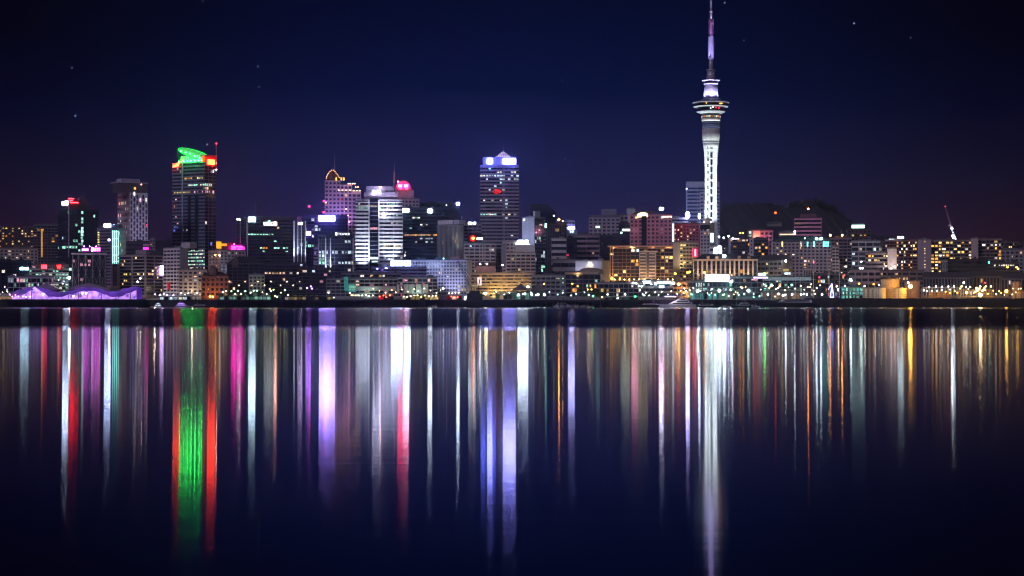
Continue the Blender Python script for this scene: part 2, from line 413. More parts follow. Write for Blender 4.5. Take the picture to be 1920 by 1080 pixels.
# mid tower with cyan strips
b = D('office_tower', 'office tower', 'violet grey tower with cyan lit vertical strips on its right face', 183, 223, 428, 2210, (.3, .25, .36), 'ribbon', xs=208, th=38, lit_p=.0, ss='fins', slit=.0,
      fl=3.6, bay=30)
for i in range(7): b.part('stair_window', 184, 186.6, 434 + i * 4.6, 436.4 + i * 4.6, lit('y', 2.4), .2, .6)
for x in (210.5, 214, 217.5, 221): b.part('lit_strip', x - .8, x + .8, 432, 494, glow((.35, 1, .85), 2.6), .8, 1, 'right')  # emission stands in for cyan floodlight on the columns
for y in (433, 447, 462, 478, 490): b.part('lit_strip', 210, 222, y - .5, y + .5, glow((.35, 1, .85), 2), .75, .95, 'right')
b.block('plant_room', 185, 222, 421, 428.2, metal((.08, .1, .16)), 1, 14)
b.part('sign', 195, 206, 419, 426, glow((.5, .62, 1), 65), -.8, -.1)
b.part('sign', 213.5, 217, 420.5, 423.5, glow((.5, .62, 1), 30), -.8, -.1, 'right')
b.part('sign', 203.5, 207, 448, 451.5, glow((.55, .4, 1), 18), .4, .8)

# tall tower with the perforated screen
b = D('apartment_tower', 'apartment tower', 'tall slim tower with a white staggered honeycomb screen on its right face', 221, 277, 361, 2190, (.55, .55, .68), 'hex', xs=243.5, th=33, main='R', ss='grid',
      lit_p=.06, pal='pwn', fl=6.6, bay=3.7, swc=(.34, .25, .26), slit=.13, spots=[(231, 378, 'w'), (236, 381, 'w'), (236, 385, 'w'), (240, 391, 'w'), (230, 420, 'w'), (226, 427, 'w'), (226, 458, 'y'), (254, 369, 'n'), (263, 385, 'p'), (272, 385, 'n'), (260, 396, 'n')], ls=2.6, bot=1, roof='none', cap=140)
b.flood(258, 452, 30000, (.66, .62, 1), 40, 90, ty=410); b.flood(250, 452, 12000, (.8, .6, .7), 40, 90, ty=400)
b.block('crown', 221.5, 276, 343, 361, wall((.07, .06, .07)), .4, 16)
b.part('crown_window', 224, 227, 351, 356, lit('y', 3), .05, .2, 'left'); b.part('crown_window', 229, 231, 351, 355, lit('y', 2.4), .05, .2, 'left')
b.part('crown_window', 251, 255, 351, 355, lit('a', 3), -.3, -.05)
m = MB(); m.box(b.u(220), b.u(277.5), -1.5, 22, b.z(343), b.z(341.6)); m.box(b.u(229), b.u(264), 2, 16, b.z(341.6), b.z(335)); m.build('roof', wall((.5, .5, .6)), b.root)
b.beacon(264, 345.3, (1, .5, .5), 30, .5, out=1.8, name='roof_lamp')
b.beacon(274.5, 421, (1, .02, .05), 25, .45, out=.6)
b = D('podium_block', 'building', 'dark stepped podium with a thin magenta sign at the foot of the honeycomb tower', 237, 280, 453, 2140, (.07, .06, .075), 'ribbon', lit_p=.0, fl=5)
b.part('fascia', 268, 280, 450, 463, wall((.6, .45, .6)), -1, .2)
for x in (269.5, 272, 274.5, 277): b.part('letter', x - .9, x + .9, 464, 468, glow(MAG, 9), .3, .6)

b = D('carpark_building', 'building', 'wide pale building of stacked horizontal bands with a round pink sign on its side', 223, 305, 478, 2010, (.44, .38, .37), 'slab', xs=273, th=30, lit_p=.05, pal='yw', fl=3.4, bay=17, srows=[(515, 273, 300, 'w', .3)],
      rows=[(515, 224, 273, 'y', .55), (528, 224, 240, 'y', .5)], ls=2.4)
b.part('stair_core', 252, 272, 468, 478, wall((.32, .28, .3)), -9, -2)
m = MB(); m.lathe([(4.6, -.3), (4.6, .3)], 20); o = m.build('round_sign', glow((.8, .4, 1), 7), b.root, b.emb('right', b.u(301, 'right'), b.z(507), 2.2)); o.rotation_euler = (0, R(90), 0)
for y in (499, 507, 514):
    b.part('sign_bar', 297, 303, y - 1.5, y + 1.2, glow((.7, .5, 1), 14), 2.6, 2.9, 'right')
D('house', 'house', 'small grey house on the rise right of the honeycomb tower', 281, 291, 447, 2420, (.35, .3, .35), 'grid', lit_p=.1, fl=4)
D('office_block', 'office building', 'low dim block glimpsed between the honeycomb tower and the big dark tower', 262, 326, 472, 2330, (.09, .08, .1), 'ribbon', lit_p=.03, pal='wp')

b = D('hotel_slab', 'hotel', 'white slab building with rows of wide dark openings and a blank right end wall', 307, 353, 465, 1990, (.72, .68, .72), 'wide', xs=338, th=42, lit_p=.0, fl=3.5, bay=5.4, ss='blank')
b.block('plant_room', 335, 351, 454.5, 465.5, wall((.6, .58, .62)), 3, 12)
b.part('doorway', 315, 320, 529, 543, lit('r', .7), .1, .6)

# the tall tower with the green crown
b = D('skyscraper', 'skyscraper', 'tallest dark office tower at left with a green lit sail crown and red signs', 323, 405, 303, 2260, (.22, .24, .36), 'ribbon', xs=384, th=33, ss='glass', swc=(.42, .4, .6), lit_p=.025, pal='ynp',
      fl=4.0, bay=7, cap=240, spots=[(330, 421, 'b'), (327, 433, 'b'), (343, 433, 'b'), (396, 455, 'b'), (334, 469, 'b')],
      rows=[(332, 347, 361, 'a', .9), (332, 366, 384, 'y', .7), (346, 352, 384, 'ng', .9), (359, 326, 362, 'y', .95), (359, 364, 384, 'p', .4), (473, 352, 384, 'gn', .95), (480, 352, 384, 'gn', .95), (487, 352, 384, 'gn', .95), (494, 352, 384, 'gn', .95), (500, 352, 384, 'n', .9), (422, 323, 340, 'b', .3)], srows=[(346, 384, 398, 'gn', .8), (359, 384, 402, 'p', .5), (322, 394, 402, 'c', .7)], ls=2.0, roof='none', top=.5)
b.part('center_bay', 342, 343.5, 303, 470, wall((.5, .5, .7)), .0, 1.0)
b.part('core_face', 353, 358.5, 365, 470, glass((.01, .012, .02)), .4, .7); b.part('core_face', 366, 372.5, 365, 470, glass((.01, .012, .02)), .4, .7)
# crown: a drum and a sloping elliptical sail lit green by lamps, added spots and emission
green = glow((.0, .5, .015), .9, name='green_glow_steel')  # struts emit green in place of floodlight falling on steel
mg = wall((.75, .8, .75))
zt = b.z(303); ua, ub = b.u(327), b.u(383)
m = MB(); m.box(b.u(337), b.u(384), 1.5, 20, zt, b.z(290)); cr = m.build('crown_drum', mg, b.root)
m = MB(); n = 28; cx_, rx = (ua + ub) / 2 - 1, (ub - ua) / 2
def zsail(x): return b.z(276) + (x - ua) / (ub - ua) * (b.z(300) - b.z(276))
top, bot2 = [], []
for i in range(n):
    t = 2 * math.pi * i / n; x = cx_ + rx * math.cos(t); y = 9 + 9.5 * math.sin(t); zz_ = zsail(x) + 1 + (y - 9) / 9.5 * 3.2; top.append((x, y, zz_)); bot2.append((cx_ + 5 + (rx - 7) * math.cos(t), 9 + 8 * math.sin(t), max(zt + 1, zsail(x) - 7)))
vs = top + bot2 + [(x * .86 + cx_ * .14, y * .86 + 9 * .14, z - .8) for x, y, z in top]
fs = [(i, (i + 1) % n, n + (i + 1) % n, n + i) for i in range(n)] + [((i + 1) % n, i, 2 * n + i, 2 * n + (i + 1) % n) for i in range(n)] + [tuple(range(2 * n, 3 * n))]
m.add(vs, fs); m.build('crown_sail', mg, cr)
m = MB()
for i in range(n): m.tube(top[i], top[(i + 1) % n], .42, n=5)
m.build('rim_glow', glow((.01, 1, .06), 2.2), cr)  # rim made emissive to strengthen the green floodlit look
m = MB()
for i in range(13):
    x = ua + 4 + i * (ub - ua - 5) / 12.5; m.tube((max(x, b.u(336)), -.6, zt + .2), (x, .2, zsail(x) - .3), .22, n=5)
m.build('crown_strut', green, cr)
for x in (339, 347, 354, 361, 368, 375, 380): b.beacon(x, 300.5 + 0, (.02, 1, .1), 190, .66, out=2.2, name='green_lamp', parent=cr)
for x, y in ((341, 281), (350, 284), (358, 287), (367, 292), (376, 296)): b.beacon(x, y, (.02, 1, .08), 90, .85, out=1.6, name='green_lamp', parent=cr)
for x in (340, 352, 364, 376): lamp('SPOT', b.root.matrix_basis @ Vector((b.u(x), -2.5, zt + 1.5)), 12000, (.01, 1, .05), b.root.matrix_basis @ Vector((b.u(x) + 1, 9, zsail(b.u(x)) + 1)), spot_size=R(110), spot_blend=.7, shadow_soft_size=.8)
for x in (338, 352, 366): lamp('SPOT', b.root.matrix_basis @ Vector((b.u(x), -6, zsail(b.u(x)) + 9)), 16000, (.01, 1, .05), b.root.matrix_basis @ Vector((b.u(x) + 1, 9, zsail(b.u(x)))), spot_size=R(70), spot_blend=.7, shadow_soft_size=1)  # spots floating above, added to brighten the top of the sail
b.part('crown_end', 380, 384, 292, 303, glow((1, .1, .02), 2.2), .0, .8)
m = MB()
for i in range(6): m.tube((b.W / 2 + .3, 1.5 + i * 3.5, zt), (b.W / 2 + .3, 1.5 + i * 3.5, b.z(289)), .3, n=4)
m.box(b.W / 2 - 8, b.W / 2 + .2, 1, b.D - 1, zt, b.z(291)); m.build('side_crown', metal((.6, .12, .1)), b.root)
zl, zm_ = b.z(311.5), b.z(301)
m = MB(); m.prism([(b.u(325.5), zl), (b.u(336), zl + 2), (b.u(337.5), zm_), (b.u(333), zm_ - 3), (b.u(326), zm_ - 4)], -1.6, -.7); m.build('sign', glow((1, .03, .008), 75), b.root)
b.text('V', 325.8, 331, 303.5, 311, glow((1, .25, .06), 5), 1.7); b.text('o', 331, 336.5, 303, 310, glow((1, .25, .06), 5), 1.7)
b.part('sign', 388, 401, 298, 308, glow((1, .025, .006), 75), .8, 1.4, 'right'); b.text('VERO', 388.5, 400.5, 299.5, 306.5, glow((1, .25, .06), 5), 1.6, 'right')
dy = b.D - .5; ax = b.W / 2 + .9
b.mast(403.6, 267, 322, .55, .22, wall((.7, .45, .45)), dy, 'antenna', ax); b.beacon(403.6, 267, RED, 40, .6, dy, lx=ax); b.beacon(403.6, 304, (1, .1, .1), 30, .6, dy, lx=ax); b.beacon(404, 316.5, (1, .8, .65), 110, .7, dy, lx=ax)
lamp('POINT', b.root.matrix_basis @ Vector((b.W / 2 + 6, 8, zt + 1)), 1500, (1, .03, .02), shadow_soft_size=1)  # unseen point lamp added as spill from the red signs

D('heritage_hotel', 'hotel', 'cream heritage block with arched warm windows in front of the green crowned tower', 335, 388, 506, 1972, (.56, .46, .4), 'grid', lit_p=.2, pal='wwyn', fl=3.9, bay=4.4, ls=2.2)
b = D('hotel_building', 'hotel', 'pale hotel with a magenta rooftop name sign and an amber box on its roof', 391, 466, 469, 2120, (.62, .54, .5), 'grid', xs=413, th=32, main='R', lit_p=.04, pal='wy', fl=3.6, slit=.1, ls=2.2, swc=(.6, .45, .34),
      rows=[(475, 416, 465, 'n', .5), (484, 425, 440, 'y', .8)])
m = MB(); z0 = b.z(469); m.add([(b.u(416), 1, z0), (b.u(467), 1, z0), (b.u(467), 12, z0), (b.u(416), 12, z0), (b.u(421), 4, b.z(454)), (b.u(462), 4, b.z(458)), (b.u(462), 9, b.z(458)), (b.u(421), 9, b.z(454))], [(0, 1, 5, 4), (1, 2, 6, 5), (2, 3, 7, 6), (3, 0, 4, 7), (4, 5, 6, 7)])
m.build('roof', metal((.2, .03, .12)), b.root)
b.text('mercure', 434, 455, 460.5, 468, glow(MAG, 34), -.3); b.text('hotel', 457, 465.5, 461.5, 467, glow(MAG, 22), -.3)
b.part('lit_box', 406, 415, 453, 466, glow((1, .42, .02), 1.6), -.5, 0); b.part('lit_box', 415, 426, 456.5, 461, glow((1, .4, .02), 1.3), -3, -.6)
b.beacon(438.5, 457.5, (1, .03, .12), 55, .75, out=.6); b.beacon(403, 478, (1, .5, .1), 45, .8, f if False else 6, out=1.2, name='wall_lamp'); b.beacon(410.5, 479, (.9, .9, 1), 30, .7, out=1.2, name='wall_lamp')
b = D('ferry_hall', 'heritage hall', 'brick heritage hall with arched upper storey glowing orange at its foot', 378, 428, 517, 1925, (.3, .14, .09), 'grid', lit_p=.08, pal='aw', fl=5, bay=4.6, roof='hip', ls=2, depth=16)
m = MB(); m.lathe([(4.6, 0), (4.6, 5), (4.9, 5.2), (4.2, 7.5), (2.4, 9.6), (.3, 10.6)], 14, (b.u(400), 5, b.z(517) - .5)); m.build('dome', wall((.22, .13, .1)), b.root)
m = MB()
for i in range(9):
    t = math.pi * i / 8; m.tube((b.u(398) + 6.4 * math.cos(t), -.7, b.z(533) + 6 * math.sin(t)), (b.u(398) + 6.4 * math.cos(t + .39), -.7, b.z(533) + 6 * math.sin(t + .39)), .45, n=5) if i < 8 else None
m.build('arch', wall((.4, .2, .12)), b.root)
b.flood(396, 561, 9000, (1, .34, .06), 9, 110, ty=545); b.flood(416, 561, 4500, (1, .34, .06), 9, 110, ty=535)

# dark stepped waterfront apartments
D('apartment_block', 'apartment building', 'dim waterfront apartments with a small pyramid turret behind the ferry hall', 426, 496, 493, 1962, (.12, .1, .11), 'frame', lit_p=.05, pal='wp', fl=3.4, bay=5, roof='hip')
b = BUILT[-1]; m = MB(); m.box(b.u(436), b.u(447), -.8, 4, b.z(500), b.z(489)); u0, u1, z0 = b.u(435), b.u(448), b.z(489); m.add([(u0, -1, z0), (u1, -1, z0), (u1, 5, z0), (u0, 5, z0), ((u0 + u1) / 2, 2, b.z(478))], [(0, 1, 4), (1, 2, 4), (2, 3, 4), (3, 0, 4)]); m.build('turret', wall((.2, .13, .1)), b.root)
D('apartment_block', 'apartment building', 'narrow greenish gridded apartment bay standing forward of the dim waterfront blocks', 467, 496, 515, 1930, (.36, .42, .4), 'grid', lit_p=.03, pal='g', fl=3.6, bay=3.4)
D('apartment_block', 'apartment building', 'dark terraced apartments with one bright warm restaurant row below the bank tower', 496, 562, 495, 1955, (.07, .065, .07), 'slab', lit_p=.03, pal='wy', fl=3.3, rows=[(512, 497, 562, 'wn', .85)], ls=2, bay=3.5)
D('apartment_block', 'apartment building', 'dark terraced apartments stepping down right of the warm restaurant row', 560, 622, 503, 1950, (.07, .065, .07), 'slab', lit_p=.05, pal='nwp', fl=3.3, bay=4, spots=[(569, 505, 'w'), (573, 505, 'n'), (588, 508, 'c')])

# bank tower
b = D('bank_tower', 'office tower', 'broad black glass bank tower with white ribs and lit letters on its top band', 465, 551, 409, 2120, (.035, .038, .045), 'ribbon', lit_p=.012, pal='g', fl=3.7, bay=6.5, cap=180, glc=(.006, .008, .012),
      rows=[(438.6, 466, 513, 'g', .97), (438.6, 513, 525, 'g', .4), (466, 484, 490, 'g', .95), (466, 491, 502, 'a', .95), (466, 511, 540, 'g', .8), (474, 511, 514, 'g', 1), (474, 534, 540, 'g', .9), (425.5, 520, 524, 'n', .9)], ls=2.4, rzx=0)
b.part('sign', 466, 479, 407.5, 416, glow((.62, .86, 1), 52), .6, 1.3)
b.part('parapet', 466, 552, 405.5, 411, wall((.09, .08, .12)), -3, .3)
b.text('HSBC', 495, 512, 416.3, 422.7, glow((.9, 1, .95), 16), .8); b.part('logo', 512.5, 519, 416.3, 422.7, glow((1, .3, .16), 42), .6, 1); b.part('logo_bar', 514.8, 516.8, 416.3, 422.7, glow((1, .8, .75), 40), 1.02, 1.2)
b.mast(480, 378, 408, .7, .45, metal((.1, .09, .14)), 9); b.mast(494, 403, 407, .2, .1, dark, 9)
b.part('rib', 463.8, 465.4, 414, 486, wall((.6, .6, .68)), -.5, 1.4)
b = D('bank_tower_annex', 'office tower', 'slim dark stair tower with two pale edge ribs left of the bank tower', 444, 465, 411, 2135, (.1, .1, .12), 'glass', lit_p=.0)
for x in (450.5, 462): b.part('rib', x - .6, x + .6, 412, 456, wall((.55, .55, .62)), .0, 1.2)
b.beacon(445, 411.5, (.9, 1, .85), 40, .6, out=1); b.beacon(449, 411.5, (.9, 1, .85), 55, .8, out=1)
b = D('ribbed_tower', 'office tower', 'narrow tower clad in floodlit white vertical ribs right of the black bank tower', 550, 574, 415, 2110, (.1, .12, .16), 'glass', lit_p=.02, pal='c')
for x, w in ((551.5, 1.5), (558.5, .8), (565, .7), (572.6, 1.1)): b.part('rib', x - w, x + w, 414, 492, wall((.75, .76, .85)), .0, 1.3)
b.block('plant_room', 557, 565, 406, 415.3, wall((.6, .3, .5)), 1, 8)
b.part('sign', 559.5, 567, 417.5, 421, glow((.8, .55, 1), 24), 1.4, 1.8)
b.flood(553, 492, 42000, (.7, .78, 1), 10, 60, ty=455); b.flood(570, 492, 26000, (.7, .78, 1), 10, 60, ty=455)

# blue building with big violet sign
b = D('office_tower', 'office tower', 'dark blue office block under a large blazing violet roof sign', 565, 652, 407, 2190, (.09, .1, .2), 'glass', lit_p=.03, pal='cb', fl=3.7, rows=[(431, 574, 604, 'c', .75), (444, 585, 602, 'c', .6), (455, 574, 590, 'g', .8), (462, 574, 590, 'g', .85), (467, 574, 590, 'gc', .6)], ls=1.5, cap=140)
b.part('sign', 598, 628, 404, 415, glow((.38, .25, 1), 88), .5, 1.6)
b.block('plant_room', 566, 652, 402.5, 407.2, metal((.05, .05, .16)), 2, 20)
b.part('sign', 570.5, 583, 434.5, 441.5, glow((.45, .16, 1), 34), 1.2, 2)
lamp('POINT', b.root.matrix_basis @ Vector((b.u(612), -16, b.z(409))), 16000, (.2, .14, 1), shadow_soft_size=3)  # unseen lamp floating in front, added as the violet sign's spill
D('office_block', 'office building', 'small pale block with violet windows between the white ribbed tower and the TOWER building', 588, 600, 464, 2080, (.5, .42, .62), 'ribbon', lit_p=.12, pal='v', fl=3.4)
b = D('insurance_tower', 'office tower', 'blue gridded glass tower with white corner columns and the lettering TOWER', 597, 664, 441, 2070, (.17, .2, .32), 'glass', lit_p=.01, pal='c', fl=3.6, bay=3.4, cap=200, rows=[(471, 598, 664, 'c', .8), (490, 622, 664, 'cn', .8), (478, 598, 610, 'c', .9), (484, 598, 610, 'g', .9), (490, 598, 610, 'g', .95), (496, 598, 610, 'g', .95), (451, 640, 656, 'c', .4), (509, 650, 660, 'n', .7)], ls=1.7)
for x, w in ((610.7, 1.1), (619.6, 1.1), (662, .9), (598, .5)): b.part('column', x - w, x + w, 446, 514, wall((.72, .74, .86)), .0, 1.6)
tp = b.part('sign_fascia', 612, 660, 435, 444, metal((.03, .035, .08)), .2, 2)
b.text('TOWER', 634, 656, 436.8, 441, glow((.8, .85, 1), 3), 2.2); b.part('logo', 628.5, 632.5, 436, 441.5, glow((.8, .85, 1), 3), 2.02, 2.2)
b.flood(611, 513, 30000, (.75, .82, 1), 9, 70, ty=470); b.flood(620, 513, 30000, (.75, .82, 1), 9, 70, ty=470)

# art deco tower
b = D('deco_tower', 'apartment tower', 'cream gridded tower with a lamp studded dome and spire and stepped right shoulder', 609, 638, 338, 2310, (.62, .54, .6), 'grid', lit_p=.02, pal='wr', fl=4.6, bay=4.6, ls=2.2, roof='none')
gmat = (.62, .54, .6)
def wing(xa, xb, yt, dd):
    m = MB(); u0, u1, H_ = b.u(xa), b.u(xb), b.z(yt); m.box(u0, u1, dd, dd + 18, -3, H_)
    n = int(H_ / 4.6); k = max(1, round((u1 - u0) / 4.6)); bw = (u1 - u0) / k
    for i in range(n + 1): m.box(u0, u1, dd - .28, dd + .1, i * 4.6 - .9, min(H_ - .02, i * 4.6 + .9))
    for j in range(k + 1): m.box(max(u0, u0 + j * bw - .8), min(u1, u0 + j * bw + .8), dd - .33, dd + .1, .5, H_ - .1)
    w = m.build('wing', wall(gmat), b.root)
    for i in range(max(0, n - 22), n):
        for j in range(k):
            r = b.rng.random(); mt = lit('w', 2.2) if r < .02 else (lit('r', 1) if r < .03 else glass((.03, .025, .05)))
            obj('window', pane(bw - 1.6, 2.7, mt), w, (u0 + (j + .5) * bw, dd - .06, i * 4.6 + 2.3))
b.flood(618, 440, 60000, (.5, .28, 1), 30, 60, ty=380); b.flood(650, 440, 90000, (.5, .28, 1), 34, 60, ty=390)
wing(638, 660, 346, 1.5); wing(660, 676.5, 357, 3)
m = MB(); m.lathe([(7.6, 0), (8, 1.2), (7.4, 4), (6.2, 7.5), (4.4, 10.5), (2.2, 12.2), (.5, 12.8)], 16, (b.u(623), 9, b.z(338)))
dm = m.build('dome', metal((.12, .07, .1)), b.root)
for (x, y) in [(612, 334), (612.7, 331), (614, 328), (616, 325), (618.6, 322), (621.8, 319), (625, 319), (628, 321.5), (630, 324.5), (632.3, 327), (634, 330), (636, 332.5)]:
    b.beacon(x, y, (1, .42, .1), 13, .33, out=-.5 + abs(x - 623) * 0.1, name='dome_lamp', parent=dm)
for x in (630.5, 640, 644.5): b.part('lantern', x - 1.2, x + 1.2, 333, 338, glow((1, .45, .05), 4), .3, 1.2)
for x in (653, 656.5, 661, 665): b.beacon(x, 344.2, (1, .55, .3), 17, .5, out=.5, name='parapet_lamp')
for x in (667, 671): b.beacon(x, 350.5, (1, .55, .3), 17, .5, out=.5, name='parapet_lamp')
for x in (635, 642, 649, 656, 663, 669, 674.5): b.beacon(x, 357, (1, .55, .3), 17, .5, out=.8, name='parapet_lamp')
b.mast(627.5, 290, 319, .55, .18, wall((.6, .5, .5)), 8, 'spire')
for x, y in ((611, 380), (652, 404), (655, 416), (649, 392)): b.beacon(x, y, (1, .3, .3), 25, .6, out=.9, name='wall_lamp')

# tower crane with red lamps in front of it
t = thing('tower_crane', 'tower crane with three red lamps beside the lamp studded dome tower', 'crane', (px(607.5, 2270), 2270, gz(2270)))
zc = lambda y: pz(y, 2270) - gz(2270); uc = lambda x: px(x, 2270) - px(607.5, 2270)
m = MB(); m.tube((0, 0, 0), (0, 0, zc(378)), .7, n=4); m.build('mast', metal((.14, .05, .1)), t)
m = MB(); m.tube((uc(578), 0, zc(391)), (uc(618), 0, zc(391.5)), .35, n=4); m.tube((uc(580), 0, zc(391)), (0, 0, zc(378)), .1, n=3); m.build('jib', metal((.2, .1, .25)), t)
for x, y in ((580, 387), (607.5, 377), (607, 398)):
    m = MB(); m.ball((0, 0, 0), .95, 8, 6); m.build('beacon', glow((1, .01, .1), 34), t, (uc(x), -1, zc(y)))
# =================================================================== buildings, centre of the skyline
b = D('consulting_tower', 'office tower', 'bright white banded twin wing office tower with a dark glass spine', 667, 755, 378, 2120, (.8, .8, .84), 'ribbon', lit_p=.03, pal='cgn', fl=4.15, bay=9.6, cap=150, roof='none', top=.6,
      rows=[(387, 668, 692, 'gn', .8), (387, 712, 720, 'gn', .8), (379, 724, 745, 'g', .8), (403, 728, 746, 'g', .6), (421, 728, 746, 'gn', .6), (464, 714, 754, 'yn', .85), (392, 726, 732, 'n', .9), (437, 676, 684, 'y', .8)], ls=1.3)
b.part('glass_spine', 693, 709.5, 372, 514, glass((.01, .013, .025)), .3, .9)
for y in range(380, 512, 8): b.part('spine_band', 693, 709.5, y - .5, y + .5, wall((.2, .21, .3)), .85, 1.05)
b.part('spine_window', 694, 708, 426.5, 430.5, lit('p', 2.2), .95, 1.1); b.part('spine_window', 694, 709, 482, 486, lit('c', 4), .95, 1.1); b.part('spine_window', 697, 708, 489, 492, lit('c', 3), .95, 1.1); b.part('spine_window', 694, 708, 385, 388, lit('n', 1.5), .95, 1.1)
b.part('parapet', 666.5, 755.5, 373, 378.6, wall((.06, .06, .1)), -2, .2); b.part('cornice', 667, 755, 374.2, 376, wall((.7, .7, .74)), .2, .7)
b.part('wing_edge', 690.8, 693, 375, 514, wall((.82, .82, .86)), .3, 1.3); b.part('wing_edge', 709.5, 711.5, 375, 514, wall((.82, .82, .86)), .3, 1.3)
b.block('plant_room', 683, 746, 360, 373.5, wall((.42, .36, .5)), 4, 20); b.block('plant_room', 686, 738, 348.5, 360.2, wall((.3, .26, .4)), 7, 18)
b.text('pwc', 699, 713.5, 357.5, 365, glow((.75, .78, 1), 55), -3); b.beacon(713, 350.5, (1, .62, .42), 60, 1.0, out=-6, name='roof_lamp')
b.flood(680, 513, 230000, (.78, .86, 1), 16, 55, ty=470); b.flood(702, 513, 60000, (.75, .84, 1), 16, 60, ty=440); b.flood(733, 505, 170000, (.8, .85, 1), 16, 55, ty=460); b.flood(720, 400, 90000, (.75, .7, 1), 26, 80, ty=385)
b = D('shoulder_tower', 'apartment tower', 'cream gridded tower with a rounded cap and red lit sign behind the white banded tower', 752, 786, 373, 2290, (.6, .52, .58), 'grid', lit_p=.01, pal='p', fl=4.2, bay=4)
b.block('upper_stage', 742, 776, 356, 373.5, wall((.6, .52, .58)), 1.5, 18)
m = MB(); xc, zc_ = b.u(756), b.z(357); m.prism([(xc + 9.6 * math.cos(math.pi * i / 14), zc_ + 11.5 * math.sin(math.pi * i / 14)) for i in range(15)], 1, 15); m.build('rounded_cap', wall((.7, .4, .5)), b.root)
for xa in (746, 757):
    g = b.part('sign', xa, xa + 8.5, 345.5, 351.5, glow((1, .01, .2), 60), -.95, -.3); b.part('sign_core', xa + 1.2, xa + 7.3, 346.6, 350.4, glow((1, .4, .15), 8), -.28, -.1); b.part('sign_tail', xa + 2.5, xa + 8, 351.5, 355, glow((1, .015, .05), 24), -.95, -.4)
b.part('sign', 745, 747.5, 339, 342, glow((1, .1, .2), 20), -.9, -.4)
lamp('POINT', b.root.matrix_basis @ Vector((b.u(757), -5, b.z(347))), 2500, (1, .04, .1), shadow_soft_size=2)  # extra point lamp imitates red spill from the cap signs
b.mast(739.3, 303, 324, .4, .16, wall((.6, .6, .66)), 10, 'antenna'); b.mast(739.3, 322, 342, 1.3, 1.2, wall((.5, .5, .58)), 10); b.mast(739.3, 342, 362, 1.5, 1.5, wall((.3, .26, .36)), 10)

b = D('dark_office_tower', 'office tower', 'black glass office block with two white roof signs and one orange lit floor', 753, 842, 390, 2150, (.035, .04, .055), 'ribbon', lit_p=.045, pal='gcn', fl=3.8, bay=5.5, cap=180, glc=(.007, .009, .015),
      rows=[(442, 756, 822, 'aw', .9), (442, 822, 841, 'aw', .5), (410, 774, 790, 'gn', .75), (422, 790, 800, 'n', .6), (450, 799, 814, 'c', .8), (453, 799, 812, 'c', .7)], ls=2)
b.part('sign', 753.5, 767, 391.5, 398, glow((.62, .8, 1), 55), .5, 1.2); b.part('sign', 802, 810, 392, 399, glow((.72, .88, 1), 70), .5, 1.2)
b = D('rear_office_tower', 'office tower', 'very dark tower behind the black glass block with a lone white corner light', 784, 861, 381, 2320, (.035, .035, .07), 'glass', lit_p=.005, pal='c')
b.part('sign', 856, 861.5, 379.5, 384.5, glow((.66, .85, 1), 120), .5, 1.3); b.beacon(837, 385, (.8, .6, 1), 20, .5, out=.8)
b.block('plant_room', 838, 866, 400, 420, wall((.04, .04, .06)), -14, -4)

b = D('finned_office', 'office building', 'grey office block of thin vertical fins with a blank white right wall', 820, 869, 421, 2070, (.42, .42, .42), 'fins', xs=858.5, th=42, ss='blank', swc=(.85, .84, .86), lit_p=.004, pal='yn', fl=3.8, bay=1.9, cap=90,
      spots=[(839, 430, 'n'), (837, 434, 'y'), (839, 445, 'g'), (834, 452, 'n'), (831, 454, 'n')], rows=[(447, 848, 858, 'y', .7), (452, 848, 856, 'a', .5)], ls=2)
b.block('plant_room', 820.5, 849, 412, 421.4, wall((.7, .7, .72)), .2, 12); b.block('plant_room', 849, 858, 412, 421.4, wall((.62, .62, .7)), 2, 12)
b.part('entry_light', 825, 834, 483, 485.5, glow((.4, 1, .9), 5), .9, 1.2)
b.flood(866, 482, 14000, (1, .95, .9), 12, 70, ty=450)

b = D('hotel_slab', 'hotel', 'wide blue white hotel slab of tiny square windows with a pink right end', 752, 885, 487, 2015, (.55, .6, .78), 'grid', xs=875, th=18, lit_p=.02, pal='nw', fl=3.4, bay=3.1, ss='blank', swc=(.7, .42, .48), cap=150, roofc=(.1, .14, .26),
      spots=[(828, 503, 'y'), (828, 513, 'y'), (855, 507, 'y'), (848, 533, 'y'), (861, 538, 'y'), (853, 508, 'n')], rows=[(543, 862, 876, 'y', .8)], ls=2)
b.flood(800, 545, 18000, (.5, .62, 1), 18, 110, ty=515); b.flood(850, 545, 22000, (.7, .68, 1), 18, 110, ty=515)
b.block('plant_room', 843, 862, 481, 487.3, wall((.4, .2, .2)), 2, 8)
b = D('podium_block', 'building', 'low violet lit podium carrying two blazing blue white roof signs below the white banded tower', 697, 800, 501, 1985, (.3, .26, .5), 'ribbon', lit_p=.1, pal='vb', fl=3.6, depth=14)
b.part('sign', 733, 755, 489, 498.5, glow((.5, .62, 1), 55), .3, 1.2); b.part('sign', 757, 770, 489, 498.5, glow((.5, .64, 1), 55), .3, 1.2)
b.part('sign_frame', 732, 771, 498.5, 501.2, metal((.08, .08, .12)), -.2, .9); b.beacon(759, 479, (1, .5, .6), 22, .6, out=.8, name='wall_lamp')
b.part('blue_lamp', 722, 726, 502, 504, glow((.3, .35, 1), 20), .5, .9); b.part('blue_lamp', 706, 709, 503, 505, glow((.3, .35, 1), 12), .5, .9)

